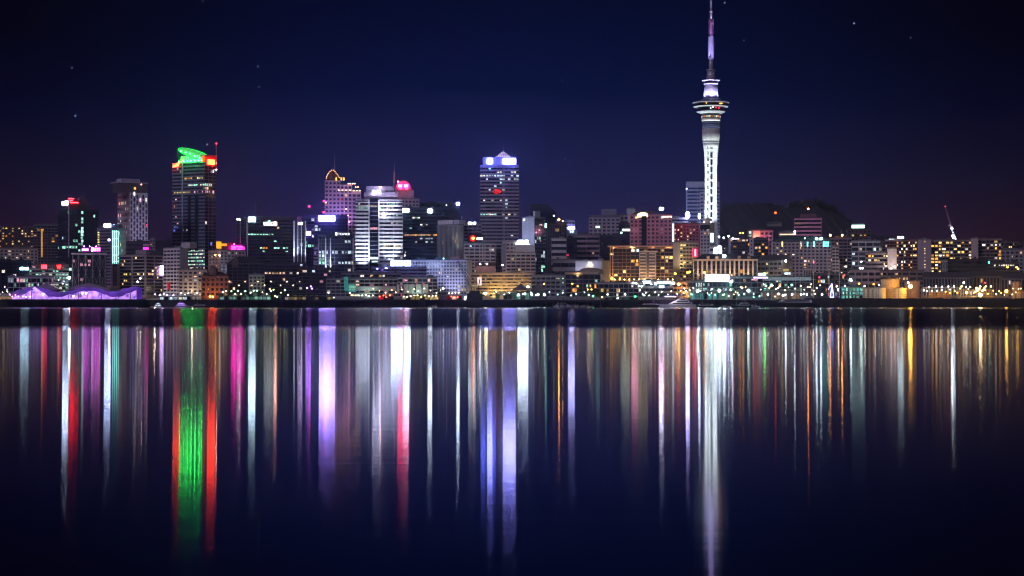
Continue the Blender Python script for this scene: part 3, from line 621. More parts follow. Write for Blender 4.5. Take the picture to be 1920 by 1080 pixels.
# the violet crowned bank tower in the middle
b = D('bank_skyscraper', 'skyscraper', 'tall banded skyscraper with blazing violet white crown signs and a lit stepped cap', 900, 973, 312, 2270, (.44, .38, .44), 'ribbon', lit_p=.04, pal='ncg', fl=4.1, bay=6.6, cap=220, roof='none', top=.6,
      rows=[(323, 927, 940, 'n', .7), (323, 958, 968, 'nc', .95), (329, 902, 958, 'cn', .9), (329, 958, 972, 'c', .7), (335, 912, 920, 'c', .7), (335, 936, 955, 'c', .7), (335, 962, 970, 'n', .7), (355, 917, 921, 'c', .9), (355, 940, 945, 'n', .9), (374, 904, 910, 'n', .95), (374, 922, 926, 'n', .9), (374, 936, 944, 'n', .8), (374, 946, 952, 'c', .9), (374, 962, 972, 'n', .7), (399, 902, 930, 'gn', .8), (399, 944, 956, 'gn', .9), (399, 962, 970, 'n', .6),
            (382, 946, 951, 'c', .9), (388, 946, 951, 'c', .8), (410, 946, 951, 'c', .95), (433, 920, 928, 'n', .6)], ls=2.2)
b.part('core_edge', 944, 946, 312, 470, wall((.45, .4, .45)), .3, .9)
b.block('upper_stage', 905, 968, 294, 312.5, wall((.3, .3, .5)), 2, 24)
b.part('cornice', 900, 973, 309.5, 312.4, wall((.4, .36, .5)), -2, .8)
b.part('sign', 913.5, 923, 297, 307, glow((.3, .3, 1), 80), -1.9, -.9); b.part('sign', 943, 967, 297.5, 307, glow((.32, .3, 1), 80), -1.9, -.9)
m = MB(); zz = b.z(294); xc = b.u(943.5)
for i, (w, y) in enumerate(((13, 291.5), (9.6, 288.8), (6.6, 286.2), (3.8, 284.2), (1.7, 282.4))):
    m.box(xc - w * .61, xc + w * .61, 12 - w * .6, 12 + w * .6, b.z([294.2, 291.5, 288.8, 286.2, 284.2][i]), b.z(y))
cp = m.build('stepped_cap', wall((.75, .72, .8)), b.root)
for w, y in ((12.6, 293), (9.2, 290.4), (6.2, 287.7), (3.4, 285.3)):
    k = max(3, int(w * .7))
    for i in range(k): b.beacon(943.5 - w + 2 * w * i / (k - 1), y, (.95, .75, .95), 3, .34, out=-12 + w * .61 + .5, name='cap_lamp', parent=cp)
b.mast(944.6, 272, 283, .45, .15, wall((.7, .6, .66)), 12, 'spire'); b.mast(941.5, 278.5, 283, .2, .15, steel, 12, 'aerial')
m = MB(); m.lathe([(6.3, -.25), (6.3, .25)], 24); m2 = []
n = 24; vs = []; fs = []
for i in range(n):
    t = 2 * math.pi * i / n; c, s_ = math.cos(t), math.sin(t)
    for r_, o_ in ((1, 0), (.78, 0), (.78, .4), (1, .4)): vs.append((4.7 * c * r_, -.5 - o_, 2.5 * s_ * r_))
for i in range(n):
    a, c = i * 4, ((i + 1) % n) * 4
    for q in range(4): fs.append((a + q, c + q, c + (q + 1) % 4, a + (q + 1) % 4))
MB().add(vs, fs).build('oval_sign', glow((1, .012, .015), 1.3), b.root, (b.u(932), 0, b.z(359)))
for xa, xb, y in ((928, 936, 357), (929, 938, 360), (927.5, 934, 362.3)): b.part('sign_bar', xa, xb, y - .7, y + .7, glow((1, .015, .02), 1.6), .5, 1)
for x in (906, 925, 958): lamp('POINT', b.root.matrix_basis @ Vector((b.u(x), -9, b.z(303))), 7000, (.1, .14, 1), shadow_soft_size=3)  # added floating lamps double the crown signs' spill on the upper stage

b = D('office_block', 'office building', 'violet grey office block with two white roof lamps left of the crowned skyscraper', 870, 903, 420, 2200, (.36, .3, .4), 'wide', lit_p=.03, pal='c', fl=3.8, cap=60)
b.part('sign', 878, 884.5, 416.5, 420, glow((.74, .95, 1), 30), .3, .8); b.part('sign', 886.5, 892, 416.5, 420, glow((.74, .95, 1), 30), .3, .8)
b = D('office_block', 'office building', 'black block bearing a red ringed orange sign below the violet grey office', 877, 903, 440, 2170, (.03, .02, .025), 'blank')
m = MB(); m.lathe([(3.4, -.2), (3.4, .2)], 20); o = m.build('round_sign', glow((.8, .005, .005), 3), b.root, (b.u(886.5), -.6, b.z(447))); o.rotation_euler = (R(90), 0, 0)
m = MB(); m.lathe([(1.5, -.2), (1.5, .2)], 16); o = m.build('round_sign_core', glow((1, .3, .02), 36), b.root, (b.u(887), -1.0, b.z(447))); o.rotation_euler = (R(90), 0, 0)
b.part('sign', 894, 905, 446, 449, glow((.72, .9, 1), 14), .4, .8)
b = D('office_block', 'office building', 'pale banded office block with green cornice below the red ringed sign', 870, 929, 456, 2050, (.58, .56, .6), 'wide', lit_p=.03, pal='nc', fl=3.6, bay=5.2, roofc=(.1, .2, .16), spots=[(919, 467, 'n'), (924, 467, 'n'), (876, 490, 'n')], rows=[(482, 871, 900, 'n', .3)], ls=2)
b.part('end_wall', 904, 906, 457, 505, wall((.7, .68, .66)), .2, .9)
b = D('tower_hotel', 'hotel', 'cream hotel of many small windows under a brilliant white roof sign', 942, 984, 453, 2030, (.6, .52, .44), 'grid', lit_p=.06, pal='nwc', fl=3.7, bay=3.6, roof='none', ls=2)
b.part('gable_pier', 940, 950, 456, 500, wall((.3, .3, .34)), .2, 1)
b.part('sign', 970.5, 990, 450.5, 456, glow((.72, .86, 1), 80), .6, 1.4); b.part('sign_board', 966, 994, 457, 459.5, glow((.6, .78, 1), 3), .4, 1.2)
b.block('plant_room', 966, 1003, 459, 474, wall((.6, .55, .56)), -1.5, 10)
b = D('cream_office', 'office building', 'warm cream office with bands of dark paired windows stepping forward of the cream hotel', 949, 1004, 474, 1998, (.68, .54, .42), 'wide', lit_p=.03, pal='ya', fl=3.6, bay=4.6, spots=[(961, 486, 'y'), (974, 507, 'y'), (971, 512, 'a')], rows=[(513, 950, 1003, 'ay', .75)], ls=2.4)
b.flood(975, 538, 26000, (1, .6, .22), 12, 110, ty=510)
b = D('terminal_building', 'building', 'long low terminal glowing gold along all its floors in front of the cream office', 884, 1001, 512, 1965, (.72, .56, .36), 'ribbon', lit_p=.92, pal='yya', fl=3.3, bay=5.2, ls=.9)
b.flood(930, 560, 24000, (1, .62, .2), 10, 120, ty=530); b.flood(970, 560, 20000, (1, .6, .2), 10, 120, ty=530)
b.part('poster', 895, 903, 520, 535, glow((1, .62, .62), 1.5), .5, .9); b.part('poster_figure', 898, 900, 524, 532, wall((.5, .05, .05)), .92, 1.0)
D('brick_shed', 'building', 'pinkish brick shed with a low arched roof and two roof lamps behind the gold terminal', 892, 928, 499, 1985, (.42, .18, .16), 'blank', roof='gable')
D('office_block', 'office building', 'dark recessed block between the pale banded office and the cream office', 926, 952, 470, 2090, (.1, .09, .1), 'grid', lit_p=.05, pal='nw')

# white blue glass tower and dark neighbours
b = D('slab_tower', 'office tower', 'blue white tower with one blank wall, one glassy side and a stair head', 979, 1022, 407, 2130, (.6, .64, .8), 'blank', xs=1002, th=40, main='L', ss='glass', swc=(.25, .3, .4), lit_p=.16, pal='cg', slit=.14, fl=3.8)
b.block('stair_head', 999, 1003, 395.5, 407.4, wall((.5, .54, .66)), .5, 9)
for y in range(413, 490, 7): b.part('balcony', 1018.5, 1022.6, y - .4, y + .4, wall((.6, .62, .7)), .2, 1.2, 'right')
b.part('lit_strip', 1021, 1024, 418, 426, glow((.4, 1, .8), 5), .4, .9, 'right'); b.beacon(983, 411.5, (.8, .95, 1), 24, .5, out=.6, name='wall_lamp')
for x, y in ((1012, 421), (1015, 421), (1011, 431), (1005, 436), (1013, 451)): b.part('lit_pane', x - 1.2, x + 1.2, y - 1.5, y + 1.5, lit('p', 3), .2, .35, 'right')
b.flood(990, 455, 15000, (.6, .7, 1), 24, 110, ty=430)
b = D('dark_office_tower', 'office tower', 'near black tower with a sloping right roof corner behind the blue white tower', 995, 1042, 397, 2380, (.035, .033, .045), 'ribbon', lit_p=.006, pal='n', roof='none')
m = MB(); m.prism([(b.u(995), b.H - .1), (b.u(1042), b.H - .1), (b.u(1026), b.z(382.5)), (b.u(995), b.z(382.5))], .3, 25); m.build('sloped_roof', wall((.05, .045, .06)), b.root); b.part('sign', 1037, 1040, 403, 406, glow((.7, .7, 1), 4), .3, .6)
b = D('office_block', 'office building', 'dark grey gridded block with two yellow windows below the sloping roofed tower', 1018, 1062, 420, 2260, (.1, .09, .1), 'fins', lit_p=.01, pal='y', fl=3.8, cap=60, spots=[(1043, 434, 'y'), (1046, 434, 'y')], ls=3)
b.beacon(1048, 412, (1, .26, .02), 190, 1.1, out=2, name='floodlight'); b.beacon(1055, 415, (1, .5, .2), 60, .6, out=1.4, name='floodlight')
b = D('small_tower', 'office building', 'small pale blue block with a violet white roof sign on the ridge', 1059, 1078, 413, 2420, (.4, .44, .62), 'wide', lit_p=.15, pal='c', fl=4)
b.part('sign', 1065.5, 1077.5, 425.5, 431, glow((.5, .46, 1), 75), .6, 1.5); b.block('wing', 1062, 1082, 431, 450, wall((.5, .52, .7)), -6, 8)
for x in (1070, 1074): b.part('sign_letter', x - 1, x + 1, 433, 436, glow((.5, .9, 1), 6), 6.3, 6.8)
D('office_block', 'office building', 'dark slab with cream striped bays left of the pale screen building', 1034, 1062, 447, 2070, (.5, .44, .46), 'ribbon', lit_p=.01, pal='a', fl=6.0, bay=20)
D('office_block', 'office building', 'black recessed block between two striped bays', 1060, 1082, 446, 2085, (.03, .025, .03), 'glass', lit_p=.02, pal='ar', spots=[(1064, 487, 'a'), (1066, 493, 'r')])
D('office_block', 'office building', 'dark office with dull pink and grey ribbon floors above the pale screen building', 1076, 1124, 441, 2130, (.36, .28, .31), 'ribbon', lit_p=.015, pal='w', fl=5.4, bay=16)
D('plain_block', 'building', 'plain grey windowless block below the cream striped bays', 1036, 1081, 487, 2030, (.2, .18, .2), 'ribbon', lit_p=0, fl=9)
D('dark_glass_block', 'office building', 'broad black glass block with no lights in front of the pale hill office', 1107, 1172, 441, 2190, (.03, .03, .035), 'glass', lit_p=.004, pal='g')
b = D('hill_office', 'office building', 'pale pinkish office with small windows and a grey rooftop box on the ridge', 1104, 1162, 407, 2360, (.5, .44, .48), 'grid', lit_p=.02, pal='n', fl=4.4, bay=5.4, ls=2)
b.part('cornice', 1104, 1158, 403, 408, wall((.16, .15, .2)), -1, .6); b.block('plant_room', 1127, 1156, 391.5, 407.3, wall((.25, .27, .34)), 2, 14); b.part('lit_window', 1117, 1125, 424, 427, glow((.55, 1, .85), 4), .35, .6)
D('office_block', 'office building', 'olive cream block half hidden right of the pale hill office', 1156, 1177, 403, 2370, (.36, .32, .26), 'grid', lit_p=.01, pal='n', fl=5)
b = D('office_block', 'office building', 'dark low block with one bright greenish light bar left of the pink twin tower', 1160, 1184, 419, 2230, (.05, .05, .06), 'glass', lit_p=.02, pal='g')
b.part('light_bar', 1167, 1181, 429.5, 433, glow((.9, 1, .75), 9), .3, .7); b.part('light_bar', 1163.5, 1166.5, 435, 438, glow((.6, 1, .8), 9), .3, .7)
b = D('rooftop_tower', 'building', 'blank grey white tower block peeping above the dark low block', 1175, 1191, 391, 2420, (.6, .62, .64), 'blank')

b = D('pink_twin_tower', 'office building', 'pink concrete twin fronted office with a glowing arched roof pavilion in its centre slot', 1181, 1260, 402, 2180, (.46, .25, .3), 'grid', lit_p=.0, pal='n', fl=4.4, bay=4.6, roof='none', rows=[(406, 1183, 1196, 'y', .8), (406, 1226, 1260, 'n', .6)], ls=3, cap=170)
b.part('center_slot', 1203, 1212.5, 405, 462, glass((.008, .008, .012)), .35, .8); b.part('return_wall', 1237, 1239, 402, 462, wall((.3, .16, .2)), .2, .8)
m = MB(); m.prism([(b.u(1195) + (b.u(1214) - b.u(1195)) * i / 12, b.z(404.5) + (b.z(398) - b.z(404.5)) * math.sin(math.pi * (.15 + .62 * i / 12))) for i in range(13)] + [(b.u(1214), b.z(407.5)), (b.u(1195), b.z(407.5))], -.7, .5); m.build('arched_pavilion', glow((1, .82, .4), 3.2), b.root)
m = MB(); m.prism([(b.u(1181), b.z(403)), (b.u(1193), b.z(397)), (b.u(1222), b.z(394)), (b.u(1240), b.z(403))], 2, 20); m.build('roof', wall((.05, .04, .05)), b.root)
b.part('sign', 1236, 1244, 388.5, 393.5, glow((.62, .72, 1), 85), -3, -2.2); b.mast(1240, 390, 404, .3, .3, dark, 3.5, 'sign_post')
for i in range(9): b.beacon(1242 + i * 2.1, 406.6, (1, .8, .5), 10, .5, out=.7, name='roof_lamp')
lamp('POINT', b.root.matrix_basis @ Vector((b.u(1190), -26, b.z(430))), 5000, (1, .34, .5), shadow_soft_size=4); lamp('POINT', b.root.matrix_basis @ Vector((b.u(1240), -26, b.z(430))), 5000, (1, .34, .5), shadow_soft_size=4)  # two unseen lamps in mid air, added as a pink facade wash

# curved brown hotel with orange cornice
b = D('quay_hotel', 'hotel', 'wide brown hotel with a glowing orange roof edge and a white balcony bay in front', 1143, 1262, 463, 2035, (.34, .25, .18), 'frame', lit_p=.07, pal='ya', fl=3.7, bay=4.4, cap=170, top=1.8, spots=[(1189, 466, 'n'), (1186, 472, 'n'), (1196, 472, 'c')], rows=[(488, 1186, 1196, 'a', .9), (497, 1190, 1197, 'a', .6), (482, 1247, 1258, 'y', .9), (487, 1247, 1258, 'y', .9), (492, 1250, 1256, 'y', .9), (508, 1246, 1257, 'y', .9)], ls=2.6)
b.part('cornice', 1139, 1264, 460.6, 463, wall((.8, .5, .34)), -3, 3)
bay_ = b.part('balcony_bay', 1200, 1230, 472, 526, wall((.2, .18, .16)), 1, 4)
for i, y in enumerate(range(474, 526, 6)):
    b.part('balcony', 1199.5, 1211, y, y + 2.6, wall((.8, .74, .66)), 4, 5.4, parent=bay_); b.part('balcony', 1217, 1228, y, y + 2.6, wall((.8, .74, .66)), 4, 5.4, parent=bay_)
for x in (1199.5, 1211.6, 1229): b.part('pier', x - .5, x + .5, 471, 526, wall((.78, .72, .62)), 4, 5, parent=bay_)
b.part('bay_cornice', 1199, 1233, 470.5, 472.5, wall((.8, .7, .6)), 1, 5.6, parent=bay_)
for x in (1145, 1149): b.part('end_pier', x - .6, x + .6, 463, 520, wall((.75, .55, .36)), .4, 1.6)
for x in (1150, 1180, 1213, 1245): b.flood(x, 527, 13000, (1, .55, .24), 13, 110, ty=500)
for x in (1150, 1185, 1222, 1255): lamp('SPOT', b.root.matrix_basis @ Vector((b.u(x), -2.2, b.z(466))), 5200, (1, .4, .14), b.root.matrix_basis @ Vector((b.u(x), -1.0, b.z(460))), spot_size=R(150), spot_blend=.6)
b.part('lit_entry', 1145, 1150, 519, 525, glow((1, .5, .08), 4), 1, 1.5)
for x in range(1153, 1262, 9): b.beacon(x, 523 + (x % 3), (1, .6, .16), 34, .5, out=3, name='terrace_lamp')

b = D('screen_building', 'building', 'plain pale windowless hall with a warm lit right flank below the striped offices', 1079, 1143, 489, 2010, (.6, .6, .66), 'blank', xs=1128, th=30, swc=(.8, .66, .56), ss='blank')
b.flood(1106, 490, 7000, (1, .7, .35), 4, 90, ty=497); b.flood(1100, 522, 16000, (.7, .74, 1), 16, 110, ty=505); lamp('POINT', b.root.matrix_basis @ Vector((b.W / 2 + 7, 12, 6)), 3500, (1, .5, .2))
b = D('rotunda_apartments', 'apartment building', 'dark waterfront apartments with rounded warm lit top storey left of the brown hotel', 1060, 1126, 513, 1955, (.26, .24, .23), 'frame', lit_p=.07, pal='wyg', fl=4.2, bay=5.4, spots=[(1075, 548, 'a'), (1079, 548, 'a')])
m = MB(); m.lathe([(13, 0), (13.6, .4), (12.5, 3), (9, 5.2), (3, 6)], 20, (b.u(1108), 13, b.z(513))); m.build('rotunda', wall((.42, .34, .26)), b.root)
b.part('canopy', 1059, 1122, 511, 513.4, wall((.7, .5, .34)), -1, 2.6); b.flood(1083, 517, 2500, (1, .6, .25), 5, 120, ty=510)
D('apartment_block', 'apartment building', 'grey waterfront apartments with a green lit stairwell by the dark sheds', 996, 1060, 516, 1960, (.3, .29, .32), 'wide', lit_p=.04, pal='ng', fl=4, bay=5, rows=[(y, 1050, 1059, 'g', .95) for y in (520, 527, 534, 541, 548)], ls=1.4)
D('apartment_block', 'apartment building', 'low framed white apartments directly below the brown hotel', 1114, 1206, 530, 1940, (.42, .4, .42), 'frame', lit_p=.1, pal='wna', fl=4.4, bay=5, spots=[(1129, 546, 'y'), (1160, 545, 'y')])
b = D('market_hall', 'building', 'low hall with brilliant white shop signs right below the brown hotel', 1196, 1262, 527, 1945, (.3, .32, .34), 'ribbon', lit_p=.3, pal='cgy', fl=4.4, bay=4)
for xa, xb, y in ((1232, 1240, 530), (1243, 1258, 530), (1260, 1265, 531), (1236, 1245, 537), (1205, 1220, 529)): b.part('sign', xa, xb, y - 2.2, y + 2.2, glow((.66, .9, 1), 9), .5, 1)
# =================================================================== right of centre
# observation tower: a lathe shaft, pod rings and a stepped spire
TY = 2350; TS = K * TY; TX = px(1333, TY); TB = gz(TY)
sky = thing('observation_tower', 'very tall floodlit white concrete observation tower with a ringed pod and violet spire', 'tower', (TX, TY, TB))
def tz(y): return pz(y, TY) - TB
def tp(name, prof, mat, n=32, smooth=True, par=None):
    m = MB(); m.lathe([(r * TS, tz(y)) for r, y in prof], n); o = m.build(name, mat, par or sky)
    if smooth:
        for p in o.data.polygons: p.use_smooth = abs(p.normal.z) < .9
    return o
conc = wall((.78, .8, .78), .7, .15); steelw = metal((.62, .6, .7), .35); darkg = glass((.015, .018, .04))
tp('shaft', [(14, 500), (13.4, 470), (12.4, 440), (11.6, 400), (11.4, 350), (11.6, 315), (12.6, 290), (14, 275), (15.2, 267.5)], conc)
tp('collar', [(15.2, 267.6), (16, 262), (17, 241.5)], wall((.7, .7, .68)))
tp('collar_ring', [(16.2, 267.8), (16.2, 266)], wall((.3, .3, .33)))
tp('dark_band', [(16.6, 241.4), (17, 228)], wall((.035, .04, .11)))
for y in (231, 235, 238.5): tp('band_rib', [(17.3, y + .4), (17.3, y - .4)], wall((.1, .11, .2)))
tp('cream_band', [(17.3, 228), (17.6, 222)], wall((.75, .72, .66)))
wl = tp('restaurant_level', [(16.6, 222), (18.6, 214.8)], darkg)
for i in range(24):
    a = 2 * math.pi * i / 24; w = obj('window', pane(2.4, 3.4, lit('n' if i % 3 else 'a', 1.6)), wl, (17.9 * TS * math.sin(a), -17.9 * TS * math.cos(a), tz(218.4))); w.rotation_euler = (R(-10), 0, a)
for i in range(24):
    a = 2 * math.pi * (i + .5) / 24; m = MB(); 
tp('pod_rim', [(19, 213.6), (26.8, 210.2), (27.3, 209.2), (22, 208)], wall((.42, .44, .46)))
tp('pod_glass', [(22, 207.8), (24.4, 201.8)], darkg)
tp('pod_rim', [(25, 202), (32.8, 200.6), (33.4, 199.6), (26, 198.6)], wall((.5, .53, .54)))
tp('pod_glass', [(24, 198.4), (26.6, 194.4)], glass((.03, .02, .04)))
tp('pod_rim', [(27, 194.8), (34.6, 193.4), (34.6, 192.4), (27, 191.4)], wall((.6, .62, .7)))
tp('pod_roof', [(26, 191.8), (21, 187.6), (17, 186), (14.6, 184)], metal((.2, .22, .34)))
for x, y, c in ((1322, 195.6, 'a'), (1351, 196, 'a'), (1334, 203.5, 'n'), (1340, 204, 'r'), (1346, 204.5, 'r'), (1330, 205, 'g'), (1348, 196.5, 'a')):
    m = MB(); m.ball((0, 0, 0), .75, 6, 4); xx = (x - 1333) * TS; rr = 27.2 * TS if y < 199 else 25 * TS
    m.build('pod_light', glow(PAL[c], 6), sky, (xx, -math.sqrt(max(1, rr * rr - xx * xx)), tz(y)))
for i in range(18):
    a = 2 * math.pi * i / 18; m = MB(); m.tube((32.5 * TS * math.cos(a), 32.5 * TS * math.sin(a), tz(193)), (32.5 * TS * math.cos(a), 32.5 * TS * math.sin(a), tz(190.5)), .25, n=4)
    m.build('railing_post', steelw, sky)
tp('cone', [(14.4, 184), (11.6, 158.5)], steelw)
tp('gallery', [(12, 158.6), (14, 157.8), (14, 156.6), (10, 156)], metal((.75, .74, .8)))
tp('cone_neck', [(9.5, 156.2), (9.5, 152)], metal((.1, .1, .16)))
tp('gallery', [(16.4, 152.2), (17.4, 151.2), (17.4, 150.2), (9, 149.4)], metal((.75, .74, .8)))
tp('cone', [(9, 149.6), (7, 132.6)], steelw)
tp('gallery', [(8.6, 132.8), (9.6, 131.8), (9.6, 130.8), (5, 130.4)], metal((.75, .74, .8)))
tp('mast_section', [(4.1, 130.6), (4.1, 109.4)], steelw, 16)
tp('mast_section', [(5.0, 109.6), (5.0, 108)], metal((.1, .1, .14)), 16)
m = MB()
for i in range(14):
    y0, y1 = 108 - i * 2.85, 108 - (i + 1) * 2.85
    for q in range(4):
        a, c = q * math.pi / 2 + .5, (q + 1) * math.pi / 2 + .5; r = 4.9 * TS
        m.tube((r * math.cos(a), r * math.sin(a), tz(y0)), (r * math.cos(a), r * math.sin(a), tz(y1)), .45, n=4)
        m.tube((r * math.cos(a), r * math.sin(a), tz(y0)), (r * math.cos(c), r * math.sin(c), tz(y1)), .25, n=3)
    m.tube((-5.6 * TS, 0, tz(y0)), (5.6 * TS, 0, tz(y0)), .4, n=4)
m.tube((0, 0, tz(108)), (0, 0, tz(66)), 1.6, n=8)
m.build('lattice_mast', metal((.6, .5, .8)), sky)
tp('mast_section', [(3.2, 67), (3.4, 50), (3.4, 37)], metal((.65, .3, .6)), 12)
m = MB()
for y in (40, 46, 52, 58, 64): m.tube((-4.2 * TS, -1, tz(y)), (-4.2 * TS, -1, tz(y - 4)), .5, n=5); m.tube((4.3 * TS, -1, tz(y)), (4.3 * TS, -1, tz(y - 4)), .5, n=5)
m.build('antenna_panels', metal((.4, .2, .5)), sky)
tp('mast_section', [(2.4, 37.2), (2.2, 21)], metal((.6, .6, .7)), 12); tp('mast_ring', [(3.6, 22.6), (3.6, 21.4)], metal((.6, .6, .7)), 12)
tp('mast_section', [(1.6, 21.2), (1.5, 13)], metal((.5, .52, .6)), 12); tp('mast_ring', [(2.6, 14), (2.6, 12)], metal((.6, .7, .75)), 12)
tp('mast_section', [(2, 13), (1.8, 2), (1.2, -12)], metal((.6, .7, .75)), 12)
for xx, yl in ((-6.6, [277, 289, 300, 311, 324, 338, 352, 366, 380, 393, 407, 420]), (-.2, [275, 292, 305, 319, 332, 347, 360, 375, 390, 403])):
    for i, y in enumerate(yl):
        r = 11.9 * TS if 300 < y < 440 else 13.2 * TS
        m = MB(); x_ = xx * TS; yy = -math.sqrt(r * r - x_ * x_); h = (3.4 if xx < -1 else 5.6) * TS * .9; w_ = 1.2 if xx < -1 else 2.1
        m.box(x_ - w_ * .6, x_ + w_ * .6, yy - .35, yy + 1.2, tz(y) - h, tz(y) + h)
        m.build('slot_window', lit('g', 1.2) if (i % 3 == 1 and xx < -1) else glass((.01, .015, .02)), sky)
for y in (440, 422, 404, 386, 368, 350, 332, 314, 296, 280):
    r = next(r0 + (r1 - r0) * (y - y0) / (y1 - y0) for (r0, y0), (r1, y1) in zip(*(lambda p_: (p_, p_[1:]))([(14, 500), (13.4, 470), (12.4, 440), (11.6, 400), (11.4, 350), (11.6, 315), (12.6, 290), (14, 275), (15.2, 267.5)])) if y1 <= y <= y0)
    tp('shaft_joint', [(r + .12, y + .25), (r + .12, y - .25)], wall((.5, .5, .5)))
m = MB()
for xo in (-11, -4.5, 4, 8): m.tube((xo * TS * 1.02, -math.sqrt(max(.1, 12.6 ** 2 - xo * xo)) * TS - .2, tz(430)), (xo * TS * .92, -math.sqrt(max(.1, 11.2 ** 2 - (xo * .9) ** 2)) * TS - .3, tz(318)), .45, n=4)
m.build('shaft_rib', conc, sky)
# leg buttress flaring at the foot and the bright base building
m = MB()
for a in range(8):
    t = a * math.pi / 4 + .2; m.tube((18 * TS * math.cos(t), 18 * TS * math.sin(t), 0), (11.4 * TS * math.cos(t), 11.4 * TS * math.sin(t), tz(415)), 1.8, 1.0, 6)
m.build('buttress', conc, sky)
# floodlights standing round the foot and under the pod
for a in range(8):
    t = a * math.pi / 4 - .3; r = 44
    e = (420000 if math.cos(t) < .3 else 200000) if math.sin(t) < .3 else 60000
    lamp('SPOT', (TX + r * math.cos(t), TY + r * math.sin(t), tz(455) + TB), e, (.86, .98, 1), (TX, TY, tz(330) + TB), spot_size=R(60), spot_blend=.7, shadow_soft_size=.6)
for t, cc in ((-1.57, (.66, .6, 1)), (-.4, (.5, .5, 1)), (-2.7, (.5, .5, 1))):
    lamp('SPOT', (TX + 20 * math.cos(t), TY + 20 * math.sin(t), tz(189) + TB), 62000, cc, (TX, TY, tz(140) + TB), spot_size=R(80), spot_blend=.6, shadow_soft_size=.4)
    lamp('SPOT', (TX + 9 * math.cos(t), TY + 9 * math.sin(t), tz(130) + TB), 90000, (.52, .52, 1) if t < -1 else (.6, .42, 1), (TX, TY, tz(70) + TB), spot_size=R(36), spot_blend=.6, shadow_soft_size=.4)
lamp('SPOT', (TX + 7, TY - 10, tz(66) + TB), 60000, (.75, .6, 1), (TX, TY, tz(10) + TB), spot_size=R(50), spot_blend=.6)
for a in range(6):
    t = -.2 - a * .55; lamp('SPOT', (TX + 70 * math.cos(t), TY + 70 * math.sin(t), tz(450) + TB), 380000, (.88, .98, 1), (TX, TY, tz(292) + TB), spot_size=R(34), spot_blend=.7, shadow_soft_size=.5)

b = D('casino_hotel', 'hotel', 'tall blue white glass hotel tower standing directly behind the observation tower', 1287, 1349, 348, 2470, (.45, .5, .68), 'ribbon', lit_p=.0, fl=4.6, bay=14, glc=(.02, .03, .09), cap=80)
b.part('crown_fascia', 1287, 1349, 340.5, 349, wall((.5, .54, .66)), -1, .8); b.part('edge_pier', 1286.5, 1289, 344, 480, wall((.55, .6, .8)), .2, 1); b.part('edge_pier', 1312, 1320, 360, 480, wall((.5, .54, .7)), .2, 1)
for y in range(364, 470, 7): b.part('pier_window', 1314, 1318.5, y, y + 3, glass((.01, .01, .02)), .95, 1.1)
b.flood(1300, 440, 50000, (.4, .5, 1), 60, 70, ty=390); b.beacon(1287.5, 354, (.6, .7, 1), 30, .6, out=1.2)
# red lit apartment behind the cream one
b = D('red_lit_block', 'apartment building', 'dark apartment block washed crimson and dotted with many lit rooms left of the observation tower', 1263, 1322, 420, 2200, (.4, .14, .16), 'grid', lit_p=.32, pal='ywwap', fl=3.6, bay=3.6, cap=160, ls=2.6)
b.part('edge_strip', 1260.5, 1264, 419, 453, glow((.75, .85, 1), 2.2), .3, .9)
for x in (1272, 1288): lamp('POINT', b.root.matrix_basis @ Vector((b.u(x), -12, b.z(427))), 900, (1, .02, .1), shadow_soft_size=2.5)
b = D('teal_roof_block', 'office building', 'grey office with a pale teal glazed top storey behind the crimson block', 1260, 1290, 408, 2300, (.35, .4, .42), 'ribbon', lit_p=.3, pal='tg', fl=4)
b.mast(1289.3, 398, 412, .3, .3, dark, -3, 'lamp_post'); m = MB(); m.ball((0, 0, 0), 1, 12, 8); o = m.build('lamp_globe', glow((.5, .44, 1), 85), b.root, (b.u(1289.3), -3, b.z(403.5))); o.scale = (2.5, 1.6, 4)
m = MB(); m.ball((0, 0, 0), 1, 12, 8); o = m.build('lamp_globe', glow((.72, .8, 1), 45), b.root, (b.u(1311), -3, b.z(405.5))); o.scale = (1.4, 1.2, 3.4); b.mast(1311, 405, 440, .3, .3, dark, -3, 'lamp_post')
b = D('grey_hotel', 'hotel', 'narrow grey hotel with small windows touching the foot of the observation tower', 1313, 1339, 419, 2170, (.55, .52, .56), 'grid', xs=1331, th=30, lit_p=.1, pal='nw', fl=3.8, bay=3.6, ss='blank', spots=[(1326, 432, 'n')])
b.part('upper_band', 1313, 1331, 421, 430, glass(), .4, .7); b.block('plant_room', 1319, 1329, 409, 419.5, wall((.4, .38, .4)), .5, 8)
for x, y in ((1320, 416), (1333, 416.5)): b.beacon(x, y, (1, .8, .5), 22, .6, out=.6, name='roof_lamp')
b.part('glowing_panel', 1331.5, 1337, 437, 454, glow((.7, 1, .95), 3), .3, .6, 'right')
b = D('tower_base_hall', 'building', 'dazzling white lit hall with signboards at the foot of the observation tower', 1330, 1354, 462, 2120, (.75, .76, .8), 'wide', lit_p=.3, pal='cn', fl=5, xs=None)
for xa, xb, ya, yb in ((1339, 1346, 465, 478), (1346, 1352, 461, 466), (1349, 1353, 468, 478)): b.part('sign', xa, xb, ya, yb, glow((.72, .86, 1), 11), .5, 1)
b = D('cream_apartments', 'apartment building', 'cream apartment building with a blank lit left wall and a vertical red sign', 1261, 1309, 454, 2085, (.7, .6, .46), 'wide', xs=1274.5, th=38, main='R', ss='blank', swc=(.8, .68, .46), lit_p=.12, pal='y', fl=3.6, bay=4.8, ls=3, rows=[(459, 1275, 1284, 'y', .9), (466, 1275, 1280, 'y', .8), (481, 1275, 1280, 'y', .9)])
sg = b.part('sign', 1297.5, 1306.5, 466, 480.5, glow((1, .01, .05), 4), .6, 1.2)
b.part('sign_light', 1301, 1303, 467, 480, glow((1, .3, .3), 9), 1.25, 1.5)
b.flood(1267, 503, 20000, (1, .75, .35), 12, 110, ty=480, tx=1275)
